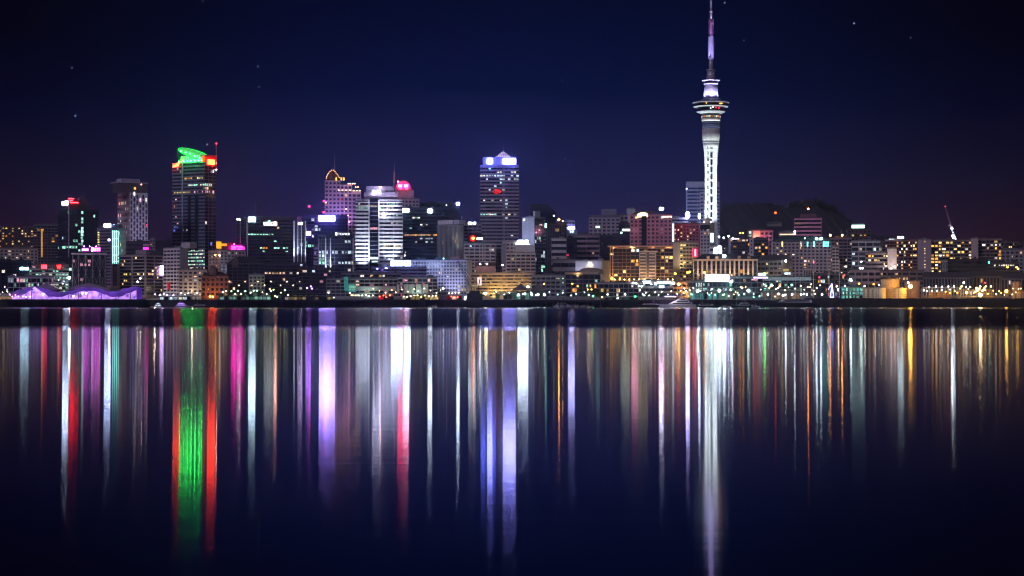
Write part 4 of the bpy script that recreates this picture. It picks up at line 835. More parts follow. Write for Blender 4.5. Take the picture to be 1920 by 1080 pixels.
D('dark_apartments', 'apartment building', 'dark apartments with pinkish white corner lamp right of the observation tower', 1366, 1406, 446, 2180, (.11, .1, .13), 'slab', lit_p=.12, pal='wan', fl=3.4, bay=4.5, ls=2)
b = BUILT[-1]; b.part('white_pier', 1366, 1370, 446, 482, wall((.5, .48, .54)), .3, 1.6); b.beacon(1374, 447, (1, .7, .9), 95, .8, out=1.6, name='roof_lamp'); b.part('light_bar', 1374, 1386, 447.6, 448.4, glow((1, .8, .9), 6), 1.4, 1.7)
b = D('dark_apartments', 'apartment building', 'dark apartments with a white window column standing below the pink lit gallery', 1402, 1440, 447, 2160, (.12, .1, .11), 'slab', lit_p=.12, pal='aw', fl=3.6, bay=4, rows=[(467, 1413, 1428, 'w', .9), (462, 1440, 1446, 'y', .9)], ls=2.4)
b.part('white_stair', 1405, 1413, 446, 480, wall((.6, .58, .64)), .3, 1.6)
for y in (452, 459, 466, 473): b.part('stair_window', 1408, 1410.5, y - 1.5, y + 1.5, glass(), 1.55, 1.7)
b = D('pink_gallery', 'building', 'flat roofed building with a glowing salmon wall below the hill', 1402, 1449, 432, 2270, (.5, .24, .3), 'grid', lit_p=.0, pal='p', fl=5, bay=4.5, roof='flat')
b.part('salmon_wall', 1412, 1425, 432.5, 447, wall((.9, .5, .4)), .3, 1.2); b.flood(1418, 448, 9000, (1, .35, .25), 6, 120, ty=440); b.part('lit_stair', 1404.5, 1408.5, 434, 438, lit('g', 4), .4, .8); b.part('lit_stair', 1404.5, 1408.5, 440, 445, lit('g', 4), .4, .8)
b.flood(1436, 448, 5000, (1, .3, .4), 10, 120, ty=440)
b = D('heritage_terminal', 'heritage building', 'long cream columned heritage building with lit dormers below the observation tower', 1300, 1420, 487, 2050, (.66, .56, .46), 'fins', lit_p=.05, pal='ya', fl=4.2, bay=4.6, roof='hip', roofc=(.05, .04, .05), ls=2.4, rows=[(490, 1358, 1364, 'y', .9), (498, 1358, 1364, 'y', .9), (504, 1358, 1364, 'y', .9), (511, 1358, 1364, 'y', .9)])
b.part('cornice', 1299, 1421, 485.8, 488, wall((.8, .66, .5)), .3, 1.8)
for x in (1328, 1344, 1386, 1404): b.part('dormer', x - 3.5, x + 3.5, 479.5, 486, wall((.4, .2, .15)), -5, .3); b.part('dormer_window', x - 2.2, x + 2.2, 480.8, 485, lit('w', 1.8 if x < 1350 else .5), .32, .5)
for x in (1310, 1340, 1372, 1402): b.flood(x, 516, 5000, (1, .72, .46), 8, 120, ty=500)
b.part('white_lamp', 1355, 1361, 478, 482.5, glow((.78, .92, 1), 75), .6, 1.4)
D('gabled_office', 'building', 'dull olive gabled building right of the columned heritage building', 1419, 1487, 488, 2055, (.3, .28, .25), 'wide', lit_p=.05, pal='w', fl=4.8, bay=5, xs=1466, th=30, ss='blank', roof='gable', swc=(.4, .4, .46))
b = BUILT[-1]; b.beacon(1475, 489.5, (.74, .86, 1), 75, 1.1, out=2.5, name='wall_lamp'); b.part('lit_shopfront', 1469, 1479, 504.5, 509, lit('y', 4), .6, 1)

# big gridded apartment house with teal lit top floor
b = D('gridded_apartments', 'apartment building', 'large pale gridded apartment building with teal lit top storey windows', 1447, 1558, 453, 2130, (.5, .43, .46), 'grid', lit_p=.07, pal='wynp', fl=3.7, bay=4.2, cap=170, roof='hip', roofc=(.05, .1, .1), ls=2.6,
      spots=[(1465, 472, 'y'), (1460, 478, 'n'), (1474, 479, 'w'), (1504, 482, 'a'), (1516, 490, 'w'), (1509, 497, 'y'), (1500, 465, 'y')])
b.part('white_end', 1447, 1449.5, 447, 480, wall((.7, .72, .74)), .3, 1)
for x, c, s_ in ((1467, 'y', 3), (1502, 'n', 3.5), (1514, 't', 4), (1526, 't', 4.5), (1544, 't', 4.5), (1548, 't', 5), (1552, 't', 4)):
    b.part('tall_window', x - 1.3, x + 1.3, 453, 462.5, lit(c, s_), .35, .6)
b.part('eave', 1448, 1558, 449, 452, wall((.08, .13, .13)), -1, 1.2)
for x in (1531, 1539): b.beacon(x, 447.5, (.7, .95, 1), 75, 1.25, out=1.5, name='roof_lamp')
b.beacon(1509, 447, (.6, 1, .9), 18, .6, out=1.5, name='roof_lamp')
b = D('striped_tower', 'office tower', 'purple striped ribbon windowed tower in front of the hill with an orange lamp on top', 1489, 1540, 409, 2380, (.56, .3, .42), 'ribbon', lit_p=.0, pal='n', fl=4.8, bay=40, roofc=(.1, .05, .08), rows=[(419, 1489, 1501, 'w', .0)])
b.part('lit_name', 1492, 1502, 417.5, 420.5, lit('w', 1.4), .5, .7)
b.block('plant_room', 1500, 1530, 401, 409.3, wall((.16, .08, .11)), 2, 16); b.beacon(1515.5, 391, (1, .22, .03), 130, 1.0, name='floodlight'); b.mast(1515.5, 391, 402, .3, .3, dark, 6, 'pole')
lamp('POINT', b.root.matrix_basis @ Vector((0, -40, 30)), 20000, (1, .3, .5), shadow_soft_size=5)  # unseen lamp far in front, added to wash the stripes pink
b = D('ridge_house', 'building', 'low building with a white lit name band left of the purple striped tower', 1460, 1492, 435, 2330, (.3, .26, .28), 'blank'); b.part('lit_name', 1462, 1491, 438.5, 440.5, lit('w', 3), .3, .6); b.beacon(1490, 434, (.7, .9, 1), 50, .9, out=1, name='roof_lamp'); b.beacon(1490.5, 438, (.7, .9, 1), 30, .7, out=1, name='roof_lamp')
b = D('apartment_block', 'apartment building', 'mauve apartment block of narrow balconies under two orange roof lamps', 1556, 1597, 446, 2170, (.32, .25, .3), 'slab', lit_p=.05, pal='wn', fl=3.5, bay=4.4, ls=2.4); 
for x in (1552, 1579): b.mast(min(max(x, 1557), 1596), 441, 448, .2, .2, dark, 0, 'lamp_post')
for x in (1557, 1579): b.beacon(x, 441, (1, .3, .04), 150, 1.0, d=0, name='floodlight')
D('apartment_block', 'apartment building', 'grey white framed apartments right of the tall yacht masts', 1560, 1573, 462, 2110, (.5, .44, .48), 'wide', lit_p=.06, pal='wn', fl=3.5, bay=4.6)
b = D('white_ribbon_apartments', 'apartment building', 'wide apartments with white balcony bands and dim bluish windows below the dark lit top hotel', 1597, 1650, 452, 2140, (.5, .53, .58), 'slab', lit_p=.06, pal='cn', fl=5.2, bay=7, spots=[(1640, 465, 'c'), (1650, 467, 'n')], ls=2.4, glc=(.03, .04, .06))
b = D('lit_top_hotel', 'hotel', 'dark hotel crowned by one glowing white rooftop box on the ridge', 1588, 1633, 429, 2310, (.1, .07, .07), 'grid', lit_p=.09, pal='wya', fl=4.2, bay=5, ls=2.6)
b.part('sign', 1597, 1621, 421.5, 428, glow((.6, 1, .88), 3.2), -3, -2.2); b.block('plant_room', 1597, 1621.2, 419, 429.3, wall((.2, .25, .25)), 3.2, 12)
D('low_apartments', 'apartment building', 'low banded apartments joined to a bright white blank stair block', 1623, 1666, 474, 2090, (.4, .34, .34), 'ribbon', lit_p=.12, pal='yna', fl=4.6, bay=6, rows=[(487, 1640, 1650, 'y', .95)], ls=2.6)
D('white_stair_block', 'building', 'blank pinkish white stair block standing taller than the banded apartments beside it', 1664, 1681, 466, 2080, (.78, .66, .62), 'blank', depth=12)
BUILT[-1].flood(1672, 500, 9000, (1, .8, .7), 14, 110, ty=485)
b = D('brown_apartments', 'apartment building', 'reddish brown balcony apartments with a white rooftop sign', 1660, 1719, 450, 2210, (.36, .2, .18), 'slab', lit_p=.26, pal='ywna', fl=3.6, bay=5, ls=3.2, cap=130)
b.part('sign', 1683, 1694, 443.5, 446.8, glow((.72, .95, 1), 30), -2, -1.3); b.part('cornice', 1660, 1692, 449, 452, wall((.6, .52, .52)), .3, 1.4); b.part('name_band', 1667, 1677, 447.5, 449.3, lit('c', 2), .2, .5)
D('pale_end_block', 'building', 'tall pale mauve blank walled slab with one column of small lit windows', 1721, 1746, 449, 2200, (.5, .42, .46), 'blank')
b = BUILT[-1]
for y in (453, 466, 470, 475, 483, 489, 496, 501): b.part('window', 1733.4, 1735, y - 1, y + 1, lit('y', 3), .05, .2)
D('balcony_apartments', 'apartment building', 'wide apartment slab thick with yellow lit balcony windows under the crane', 1746, 1822, 450, 2210, (.3, .24, .22), 'slab', lit_p=.5, pal='yywna', fl=3.6, bay=4.2, cap=190, ls=3.4)
D('pale_end_block', 'building', 'pinkish blank end wall joined to the right hand apartment slab', 1821, 1834, 447, 2190, (.62, .48, .46), 'blank', depth=16)
D('balcony_apartments', 'apartment building', 'apartment slab with dark balconies and violet lamps right of the pinkish blank wall', 1834, 1878, 448, 2200, (.34, .27, .26), 'slab', lit_p=.34, pal='yywan', fl=3.6, bay=4.4, cap=130, ls=3)
D('apartment_block', 'apartment building', 'dim brown ridge apartments with few yellow lights behind the far right slab', 1868, 1906, 453, 2300, (.16, .12, .11), 'slab', lit_p=.12, pal='ya', fl=3.6, bay=5, ls=3)
D('grey_apartments', 'apartment building', 'grey gridded apartments of small plain windows at the far right edge', 1878, 1935, 468, 2150, (.4, .36, .38), 'grid', lit_p=.03, pal='yw', fl=4, bay=4.6, spots=[(1914, 471, 'w')])
D('apartment_block', 'apartment building', 'dark ridge apartments cut by the right edge of the picture', 1900, 1945, 456, 2330, (.13, .1, .1), 'grid', lit_p=.08, pal='yw', fl=3.8)
D('dark_office', 'office building', 'long black office block with dim orange floors in front of the yellow lit balconies', 1776, 1851, 486, 2100, (.035, .03, .035), 'ribbon', lit_p=.05, pal='aw', fl=4.6, bay=6, ls=1.6)
b = D('dark_office', 'office building', 'dark low office with one white lit band and an orange lit tree beside it', 1851, 1910, 492, 2080, (.09, .08, .09), 'ribbon', lit_p=.04, pal='n', fl=4, bay=5, rows=[(495, 1862, 1900, 'n', .8)])
b.part('lit_panel', 1853.5, 1856.5, 489.5, 494, glow((.1, 1, .7), 3), .3, .6)
D('fluted_block', 'building', 'small pale fluted block left of the long black office', 1764, 1776, 489, 2075, (.5, .52, .58), 'fins', lit_p=.0, fl=9, bay=2)
b = D('sugar_warehouse', 'warehouse', 'long dim warehouse with a lit upper strip behind the orange silos', 1650, 1732, 507, 2010, (.28, .2, .18), 'wide', lit_p=.2, pal='aw', fl=5, bay=7, ls=1.2, roof='flat')
b = D('arched_shed', 'warehouse', 'pale pink curved roof shed left of the orange lit silos', 1592, 1652, 506, 2020, (.5, .36, .36), 'wide', lit_p=.1, pal='aw', fl=5.5, bay=7)
D('row_warehouse', 'warehouse', 'long grey warehouse with a low pitched roof behind the white lamp row', 1732, 1822, 520, 1990, (.22, .2, .24), 'fins', lit_p=.02, pal='n', fl=6, bay=3, roof='gable')
D('row_warehouse', 'warehouse', 'brown long warehouse with pitched roof between the golden lamp cluster and the dark offices', 1820, 1880, 518, 1995, (.26, .2, .18), 'fins', lit_p=.05, pal='an', fl=6, bay=3.4, roof='gable')
D('row_warehouse', 'warehouse', 'grey warehouse at the right edge behind the amber floodlight', 1878, 1940, 522, 1985, (.26, .23, .26), 'fins', lit_p=.03, pal='n', fl=6, bay=3.4, roof='gable')
b = D('stadium_screen', 'building', 'open pavilion carrying one huge dazzling white billboard near the yachts', 1290, 1372, 527, 1945, (.2, .26, .27), 'frame', lit_p=.3, pal='gcn', fl=5, bay=5)
b.part('billboard', 1322, 1366, 514.5, 527.5, glow((.86, 1, .96), 9), .6, 1.4); b.part('billboard_frame', 1321, 1367, 527.5, 529.5, metal((.3, .3, .32)), .2, 1.6); b.part('sign', 1363, 1368, 517, 524, glow((.6, .2, 1), 10), 1.5, 1.8)
D('event_centre', 'building', 'long low teal glazed building with flat roof on the quay behind the floodlit marina', 1366, 1520, 519, 1950, (.22, .26, .28), 'frame', lit_p=.16, pal='gtnw', fl=5, bay=6, roof='flat')
b = BUILT[-1]; b.part('lit_strip', 1413, 1440, 519, 522, glow((.9, .7, 1), 2.5), .9, 1.3); b.part('sign', 1422, 1436, 512, 516, glow((.7, 1, .95), 9), -1, -.4); b.part('glass_band', 1430, 1520, 520, 526, lit('c', .35), .9, 1.2)
b.part('sign', 1409, 1421, 523, 525.5, lit('p', 1.4), .9, 1.3)
b.beacon(1434, 513, (.05, 1, .02), 130, 1.0, out=1, name='green_lamp'); b.part('sign', 1470, 1482, 511, 515, lit('c', 3), -1, -.4)
D('white_kiosk', 'building', 'small white fluted kiosk on the quay beside a tall mast', 1507, 1523, 504, 2040, (.7, .66, .62), 'fins', lit_p=.0, fl=9, bay=2, depth=10)
D('viaduct_apartments', 'apartment building', 'dark quay apartments behind the masts with scattered coloured shop lights', 1520, 1592, 513, 1975, (.12, .11, .12), 'frame', lit_p=.14, pal='anrc', fl=4, bay=5)
b = D('teal_glass_hall', 'building', 'glass walled hall glowing teal white beside the pale silos', 1578, 1618, 538, 1900, (.3, .4, .4), 'frame', lit_p=.9, pal='tgg', fl=3.2, bay=3.2, ls=1.1, roof='flat', bot=1, top=.6)
D('orange_lit_shed', 'building', 'small shed with an orange glowing wall beside the big billboard', 1262, 1304, 529, 1955, (.75, .5, .3), 'wide', lit_p=.1, pal='a', fl=5)
BUILT[-1].flood(1290, 556, 20000, (1, .38, .04), 12, 100, ty=540)

# tower crane at right with a floodlit lower boom
t = thing('tower_crane', 'slender luffing crane with a red tip and a brightly lit white lower boom', 'crane', (px(1798, 2260), 2260, gz(2260)))
zc = lambda y: pz(y, 2260) - gz(2260); uc = lambda x: px(x, 2260) - px(1798, 2260)
m = MB(); m.tube((0, 0, 0), (0, 0, zc(468)), 1.1, n=4); m.build('mast', metal((.2, .2, .22)), t)
def lattice(m, a, c, w, n):
    a, c = Vector(a), Vector(c); ox = Vector((w, 0, 0)); oz = Vector((0, w, 0))
    cs = [a + ox, a - ox, a + oz]; ce = [c + ox * .5, c - ox * .5, c + oz * .5]
    for p, q in zip(cs, ce): m.tube(p, q, .22, .16, 4)
    for i in range(n):
        p = lambda k, f: cs[k].lerp(ce[k], f)
        for k in range(3): m.tube(p(k, i / n), p((k + 1) % 3, (i + 1) / n), .1, n=3)
m = MB(); lattice(m, (uc(1796), 0, zc(462)), (uc(1785), 0, zc(430)), 1.5, 8); m.build('lower_boom', metal((.5, .5, .52)), t)
for xo in (-1.1, 1.3):
    m = MB(); m.tube((uc(1794.5 + xo), -1.8, zc(459)), (uc(1785.5 + xo), -1.8, zc(441)), .75, n=6); m.build('light_tube', glow((.8, .92, 1), 26), t)
m = MB(); lattice(m, (uc(1785), 0, zc(431)), (uc(1772.5), 0, zc(388)), .9, 12); m.tube((uc(1782), 0, zc(420)), (uc(1777), 0, zc(424)), .5, n=5); m.build('boom', metal((.42, .3, .34)), t)
m = MB(); m.ball((0, 0, 0), 1.0, 10, 6); m.build('floodlight', glow((.8, .95, 1), 160), t, (uc(1784.5), -2, zc(429)))
m = MB(); m.ball((0, 0, 0), .6, 8, 5); m.build('beacon', glow((1, .01, .05), 10), t, (uc(1772.5), 0, zc(387)))
lamp('POINT', (px(1778, 2260), 2250, pz(428, 2260)), 200, (1, .3, .4), shadow_soft_size=.5)
m = MB(); m.box(-4, 5, -2, 4, zc(480), zc(468)); m.build('cab', metal((.04, .05, .09)), t)
m = MB(); m.ball((0, 0, 0), 1.2, 10, 6); o = m.build('floodlight', glow((.8, .95, 1), 95), t, (uc(1812), -1, zc(457.5))); o.scale = (2, .8, 1)

# =================================================================== background fillers on the rise
FILL = [(60, 130, 452, 2560, 'left of the pyramid capped tower', .1), (275, 330, 474, 2560, 'between the honeycomb tower and the green crowned tower', .05),
        (400, 450, 462, 2500, 'behind the magenta signed hotel', .04), (545, 600, 440, 2500, 'behind the white ribbed tower', .05), (650, 672, 470, 2450, 'between the insurance tower and the white banded tower', .05),
        (968, 1000, 420, 2480, 'right of the violet crowned skyscraper', .05), (1040, 1110, 438, 2520, 'on the ridge right of the orange rooftop lamp', .05), (1095, 1165, 452, 2440, 'under the pale hill office', .06),
        (1255, 1300, 440, 2420, 'behind the crimson block', .1), (1345, 1372, 462, 2380, 'just right of the observation tower', .12), (1350, 1405, 468, 2300, 'behind the white lamps right of the observation tower', .14),
        (1436, 1470, 452, 2420, 'below the hill lamp', .1), (1540, 1600, 452, 2450, 'at the foot of the hill', .08), (1630, 1662, 452, 2400, 'between the lit top hotel and the brown apartments', .1), (1712, 1730, 462, 2420, 'in the gap beside the pale mauve slab', .1),
        (1790, 1830, 456, 2420, 'behind the crane boom', .15)]
for x0, x1, y, Y, w, p in FILL:
    D('hillside_block', 'building', 'dim low block on the rise ' + w, x0, x1, y, Y, (.14, .11, .12), 'grid', lit_p=p, pal='ywan', fl=3.8, bay=5, ls=2.2, cap=60)
# =================================================================== waterfront
def ground_label(o): return o
# ---- the purple shell hall: an undulating membrane over a glowing glass wall
YC = 1900
cl = thing('shell_hall', 'long violet glowing shell roofed hall undulating like a caterpillar along the left wharf', 'building', (px(140, YC), YC, 7))
def cxm(x): return px(x, YC) - px(140, YC)
def czm(y): return pz(y, YC) - 7
def interp(t, x):
    for (a, p), (c, q) in zip(t, t[1:]):
        if x <= c:
            f = max(0, min(1, (x - a) / (c - a))); f = f * f * (3 - 2 * f); return p + (q - p) * f
    return t[-1][1]
lo = [(18, 557), (40, 553), (60, 544), (68, 540), (78, 547), (92, 556), (112, 557), (132, 552), (156, 545.5), (176, 545.5), (196, 552), (210, 557), (226, 556), (240, 549.5), (257, 544)]
hi = [(18, 551), (34, 543), (50, 539), (62, 537), (75, 539.5), (95, 546), (112, 548), (132, 545), (156, 538.5), (176, 539), (200, 546), (216, 546), (236, 540), (252, 537), (257, 538)]
m = MB(); nx = 120; npf = 9; vs = []; fs = []
for i in range(nx + 1):
    x = 18 + (257 - 18) * i / nx; a, c = czm(interp(lo, x)), czm(interp(hi, x))
    for j in range(npf):
        t = j / (npf - 1); ang = t * math.pi * .55
        vs.append((cxm(x), 4 - 5.5 * math.sin(min(ang, math.pi / 2) + .55) + 4 * t + .12 * math.sin(i * 2.1), a + (c - a) * math.sin(ang) / math.sin(math.pi * .55)))
    vs.append((cxm(x), 26, c - 1)); vs.append((cxm(x), 26, 0))
q = npf + 2
for i in range(nx):
    for j in range(q - 1): fs.append((i * q + j, (i + 1) * q + j, (i + 1) * q + j + 1, i * q + j + 1))
m.add(vs, fs)
mm, nt, out = nodes('backlit_membrane'); pb = N(nt, 'ShaderNodeBsdfPrincipled'); pb.inputs['Base Color'].default_value = (.16, .12, .3, 1); pb.inputs['Roughness'].default_value = .5
tc = N(nt, 'ShaderNodeTexCoord'); wv = N(nt, 'ShaderNodeTexWave'); wv.inputs['Scale'].default_value = .55; wv.inputs['Distortion'].default_value = 1.5; nz = N(nt, 'ShaderNodeTexNoise'); nz.inputs['Scale'].default_value = .09
L(nt, tc.outputs['Object'], wv.inputs[0]); L(nt, tc.outputs['Object'], nz.inputs[0])
mu = N(nt, 'ShaderNodeMath', operation='MULTIPLY_ADD'); L(nt, wv.outputs[1], mu.inputs[0]); mu.inputs[1].default_value = .25; L(nt, nz.outputs[0], mu.inputs[2])
mr = N(nt, 'ShaderNodeMapRange'); mr.inputs[1].default_value = .3; mr.inputs[2].default_value = .9; mr.inputs[3].default_value = .03; mr.inputs[4].default_value = .5; L(nt, mu.outputs[0], mr.inputs[0])
pb.inputs['Emission Color'].default_value = (.24, .06, 1, 1); L(nt, mr.outputs[0], pb.inputs['Emission Strength']); L(nt, pb.outputs[0], out.inputs[0])
o = m.build('roof_membrane', mm, cl, smooth=True)
m = MB(); vs = []; fs = []
for i in range(nx + 1):
    x = 18 + (255 - 18) * i / nx; vs += [(cxm(x), 2.4, 0), (cxm(x), 2.4, max(.2, czm(interp(lo, x)) + .6))]
for i in range(nx): fs.append((2 * i, 2 * i + 2, 2 * i + 3, 2 * i + 1))
gm, nt, out = nodes('lit_glass_wall'); em = N(nt, 'ShaderNodeEmission'); em.inputs[0].default_value = (.5, .24, 1, 1); tc = N(nt, 'ShaderNodeTexCoord'); nz = N(nt, 'ShaderNodeTexNoise'); nz.inputs['Scale'].default_value = .25; nz.inputs['Detail'].default_value = 4
L(nt, tc.outputs['Object'], nz.inputs[0]); mr = N(nt, 'ShaderNodeMapRange'); mr.inputs[1].default_value = .3; mr.inputs[2].default_value = .7; mr.inputs[3].default_value = .3; mr.inputs[4].default_value = 2.6; L(nt, nz.outputs[0], mr.inputs[0]); L(nt, mr.outputs[0], em.inputs[1]); L(nt, em.outputs[0], out.inputs[0])
m.add(vs, fs); m.build('glass_wall', gm, cl)
for x in (48, 58, 108, 128, 146, 164, 190, 222, 244):
    m = MB(); m.box(cxm(x) - .25, cxm(x) + .25, 1.6, 2.2, 0, max(1, czm(interp(lo, x)) - .2)); m.build('wall_post', wall((.2, .16, .26)), cl)
for x in (80, 137, 154, 161):
    z = max(2.2, czm(interp(lo, x)) - 1.5); m = MB(); m.prism([(cxm(x) - 1.6, z), (cxm(x) + 1.6, z), (cxm(x), z - 2.6)], 1.2, 1.5); m.build('hanging_banner', glow((1, .95, 1), 2.5), cl)
for x, y, c in ((20, 553, VIO), (24, 556, (1, .6, .5)), (30, 553, (1, .3, .3)), (36, 556, VIO), (44, 556, (1, .8, .7)), (50, 557, (.7, .6, 1)), (58, 556.5, (1, .7, .6))):
    m = MB(); m.ball((0, 0, 0), .5, 8, 5); m.build('lamp', glow(c, 14), cl, (cxm(x), -2.4, czm(y)))
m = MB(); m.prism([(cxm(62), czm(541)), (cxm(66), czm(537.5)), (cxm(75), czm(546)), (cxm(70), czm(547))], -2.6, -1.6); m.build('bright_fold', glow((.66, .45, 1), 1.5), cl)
# old shed roofs right behind it
for xa, xb, y, w in ((62, 108, 531.5, 'left hump of'), (128, 200, 531, 'right hump of')):
    t = thing('wharf_shed', 'pale ridged wharf shed roof rising behind the ' + w + ' the violet shell hall', 'shed', (px((xa + xb) / 2, 1925), 1925, 7)); W = px(xb, 1925) - px(xa, 1925); h = pz(y, 1925) - 7
    m = MB(); m.box(-W / 2, W / 2, 0, 14, 0, h * .62); m.build('wall', wall((.2, .16, .2)), t)
    m = MB(); m.prism([(-W / 2 - 1, h * .62), (W / 2 + 1, h * .62), (W * .3, h * .82), (0, h), (-W * .3, h * .85)], -1, 15); m.build('roof', wall((.4, .33, .34)), t)

# ---- lamps: a post and a head, in rows; label says which row and which one
ORD = ['first', 'second', 'third', 'fourth', 'fifth', 'sixth', 'seventh', 'eighth', 'ninth', 'tenth', 'eleventh', 'twelfth', 'thirteenth', 'fourteenth', 'fifteenth', 'sixteenth', 'seventeenth', 'eighteenth', 'nineteenth', 'twentieth']
HEADS = {}; POLES = {}
pole_mat = metal((.12, .12, .13))
CN = {}
def lampset(row, where, colname, col, st, r, pts, Y, group, kind='street_lamp'):
    for i, (x, y) in enumerate(sorted(pts)):
        z0 = gz(Y); h = pz(y, Y) - z0
        if h < 1.2: z0 -= 1.2 - h; h = 1.2
        lab = ('%s %s from the left %s' % (ORD[i], colname + ' lamp', where)) if len(pts) > 1 else '%s lamp %s' % (colname, where)
        if len(lab.split()) > 16: lab = lab.replace(' from the left', '')
        t = thing(kind, lab, 'lamp', (px(x, Y), Y, z0), 0, group)
        k = (round(h, 1), r > .9)
        if k not in POLES:
            m = MB(); m.tube((0, 0, 0), (0, 0, k[0]), .16, .09, 5); m.box(-.35, .35, -.35, .35, 0, .4); POLES[k] = m.mesh('pole', pole_mat)
        obj('pole', POLES[k], t)
        kh = (tuple(col), st, r)
        if kh not in HEADS:
            m = MB()
            if r > .9:   # high mast: one ball, enlarged to stand in for lamp glare
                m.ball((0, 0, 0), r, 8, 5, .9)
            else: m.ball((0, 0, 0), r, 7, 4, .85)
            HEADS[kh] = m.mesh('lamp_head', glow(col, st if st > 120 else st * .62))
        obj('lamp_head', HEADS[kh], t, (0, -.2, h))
GW = (.72, 1, .86); CW = (.8, .92, 1); WW = (1, .78, .52); OR = (1, .36, .03); YG = (.85, 1, .4)
# high floodlight masts
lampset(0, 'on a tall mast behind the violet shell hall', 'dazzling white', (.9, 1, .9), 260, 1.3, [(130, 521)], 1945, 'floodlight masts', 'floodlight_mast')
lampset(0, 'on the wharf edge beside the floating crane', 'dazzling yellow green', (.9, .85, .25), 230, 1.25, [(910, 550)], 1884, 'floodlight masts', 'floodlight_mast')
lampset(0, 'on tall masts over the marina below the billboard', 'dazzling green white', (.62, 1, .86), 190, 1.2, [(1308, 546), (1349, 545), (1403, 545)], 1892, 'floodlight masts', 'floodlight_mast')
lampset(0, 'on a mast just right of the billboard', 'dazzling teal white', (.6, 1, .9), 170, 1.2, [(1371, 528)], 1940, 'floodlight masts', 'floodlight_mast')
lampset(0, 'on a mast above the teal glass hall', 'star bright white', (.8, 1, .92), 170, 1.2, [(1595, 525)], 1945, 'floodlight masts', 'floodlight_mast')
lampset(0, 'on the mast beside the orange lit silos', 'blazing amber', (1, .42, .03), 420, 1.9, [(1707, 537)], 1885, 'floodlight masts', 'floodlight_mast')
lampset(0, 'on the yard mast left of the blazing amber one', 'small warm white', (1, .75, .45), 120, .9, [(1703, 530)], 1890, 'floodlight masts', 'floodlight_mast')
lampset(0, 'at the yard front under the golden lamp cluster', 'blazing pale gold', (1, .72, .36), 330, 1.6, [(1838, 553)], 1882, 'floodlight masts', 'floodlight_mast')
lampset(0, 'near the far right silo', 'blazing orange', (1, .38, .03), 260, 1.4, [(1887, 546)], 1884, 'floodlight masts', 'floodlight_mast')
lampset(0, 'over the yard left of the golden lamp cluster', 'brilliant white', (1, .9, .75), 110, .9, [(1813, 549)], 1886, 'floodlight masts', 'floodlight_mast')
lampset(0, 'on a mast before the banded car park building', 'warm white', (1, .88, .62), 90, .8, [(258, 528), (263, 522)], 1938, 'floodlight masts', 'floodlight_mast')
lampset(0, 'over the street between the cream apartments and the heritage building', 'big sodium orange', (1, .36, .02), 95, 1.0, [(1266, 513), (1289, 511), (1293, 510), (1321, 511)], 1985, 'sodium street lamps')
lampset(0, 'in front of the orange lit shed', 'blazing sodium', (1, .4, .05), 170, 1.1, [(1273, 533)], 1935, 'floodlight masts', 'floodlight_mast')
lampset(0, 'on the roof edge of the pink brick shed', 'white', (.95, .97, 1), 120, .9, [(900, 495.5), (913, 495)], 1975, 'yard lamps', 'yard_lamp')
lampset(0, 'left of the cream office on a pole', 'cold white', (.8, .92, 1), 80, .8, [(942, 497)], 1978, 'yard lamps', 'yard_lamp')
lampset(0, 'in the street under the columned heritage building', 'sodium orange', OR, 50, .75, [(1611, 532), (1638, 533)], 1955, 'sodium street lamps')
lampset(0, 'on the far slope right of the observation tower', 'cold white', (.72, .86, 1), 62, 1.0, [(1348, 444), (1357, 446), (1366, 443)], 2290, 'slope lamps')
lampset(0, 'on the slope left of the salmon wall', 'orange', (1, .3, .03), 50, .9, [(1388, 437), (1393, 437)], 2330, 'slope lamps')
# left wharf
lampset(0, 'by the moored ferries at the left', 'violet white', (.7, .6, 1), 38, .55, [(291, 552), (300, 552.5), (307, 551), (313, 553), (325, 553.5)], 1888, 'wharf lamps')
lampset(0, 'along the wharf below the heritage hotel', 'white', CW, 34, .5, [(340, 549), (347, 552), (353, 550), (361, 553), (369, 549)], 1900, 'wharf lamps')
lampset(0, 'at the foot of the ferry hall', 'deep orange', OR, 75, .9, [(394, 556), (399, 556.5)], 1895, 'wharf lamps')
lampset(0, 'along the promenade under the dim waterfront apartments', 'green white', (.5, 1, .6), 40, .55, [(418, 548), (424, 546), (434, 546), (446, 545), (460, 546), (476, 545), (482, 545), (508, 546), (520, 557), (534, 544), (540, 553)], 1898, 'promenade lamps')
lampset(0, 'in the front row of the same promenade', 'amber white', YG, 30, .5, [(441, 551), (452, 551), (470, 549), (492, 548), (500, 551), (513, 543), (516, 555), (527, 549)], 1893, 'promenade lamps')
lampset(0, 'on the terrace left of the wharf terrace apartments', 'violet', (.5, .25, 1), 32, .7, [(576, 540), (583, 537), (585, 541)], 1925, 'wharf lamps')
lampset(0, 'along the quay under the wharf terrace apartments', 'warm white', (1, .82, .5), 42, .5, [(616, 549), (626, 558), (656, 549.5), (660, 554), (667, 554), (673, 554), (679, 554), (686, 553), (692, 555), (699, 554)], 1893, 'quay lamps')
lampset(0, 'along the quay below the blue white hotel slab', 'gold', (1, .7, .3), 44, .5, [(757, 556), (763, 557), (770, 555.5), (777, 554), (783, 554), (790, 557), (797, 554), (804, 555.5), (811, 555), (817, 554.5)], 1892, 'quay lamps')
lampset(0, 'among the restaurant terraces on the quay', 'red', (1, .06, .03), 40, .6, [(712, 556), (719, 554), (724, 557), (731, 554), (846, 556), (852, 558), (858, 557)], 1890, 'restaurant lamps')
lampset(0, 'by the red lit kiosk on the quay', 'pinkish white', (1, .7, .75), 90, .8, [(831, 541)], 1915, 'quay lamps')
lampset(0, 'in a row over the red lit kiosk', 'pale yellow', (1, .85, .6), 26, .55, [(842, 550), (848, 550), (854, 549), (860, 549)], 1900, 'quay lamps')
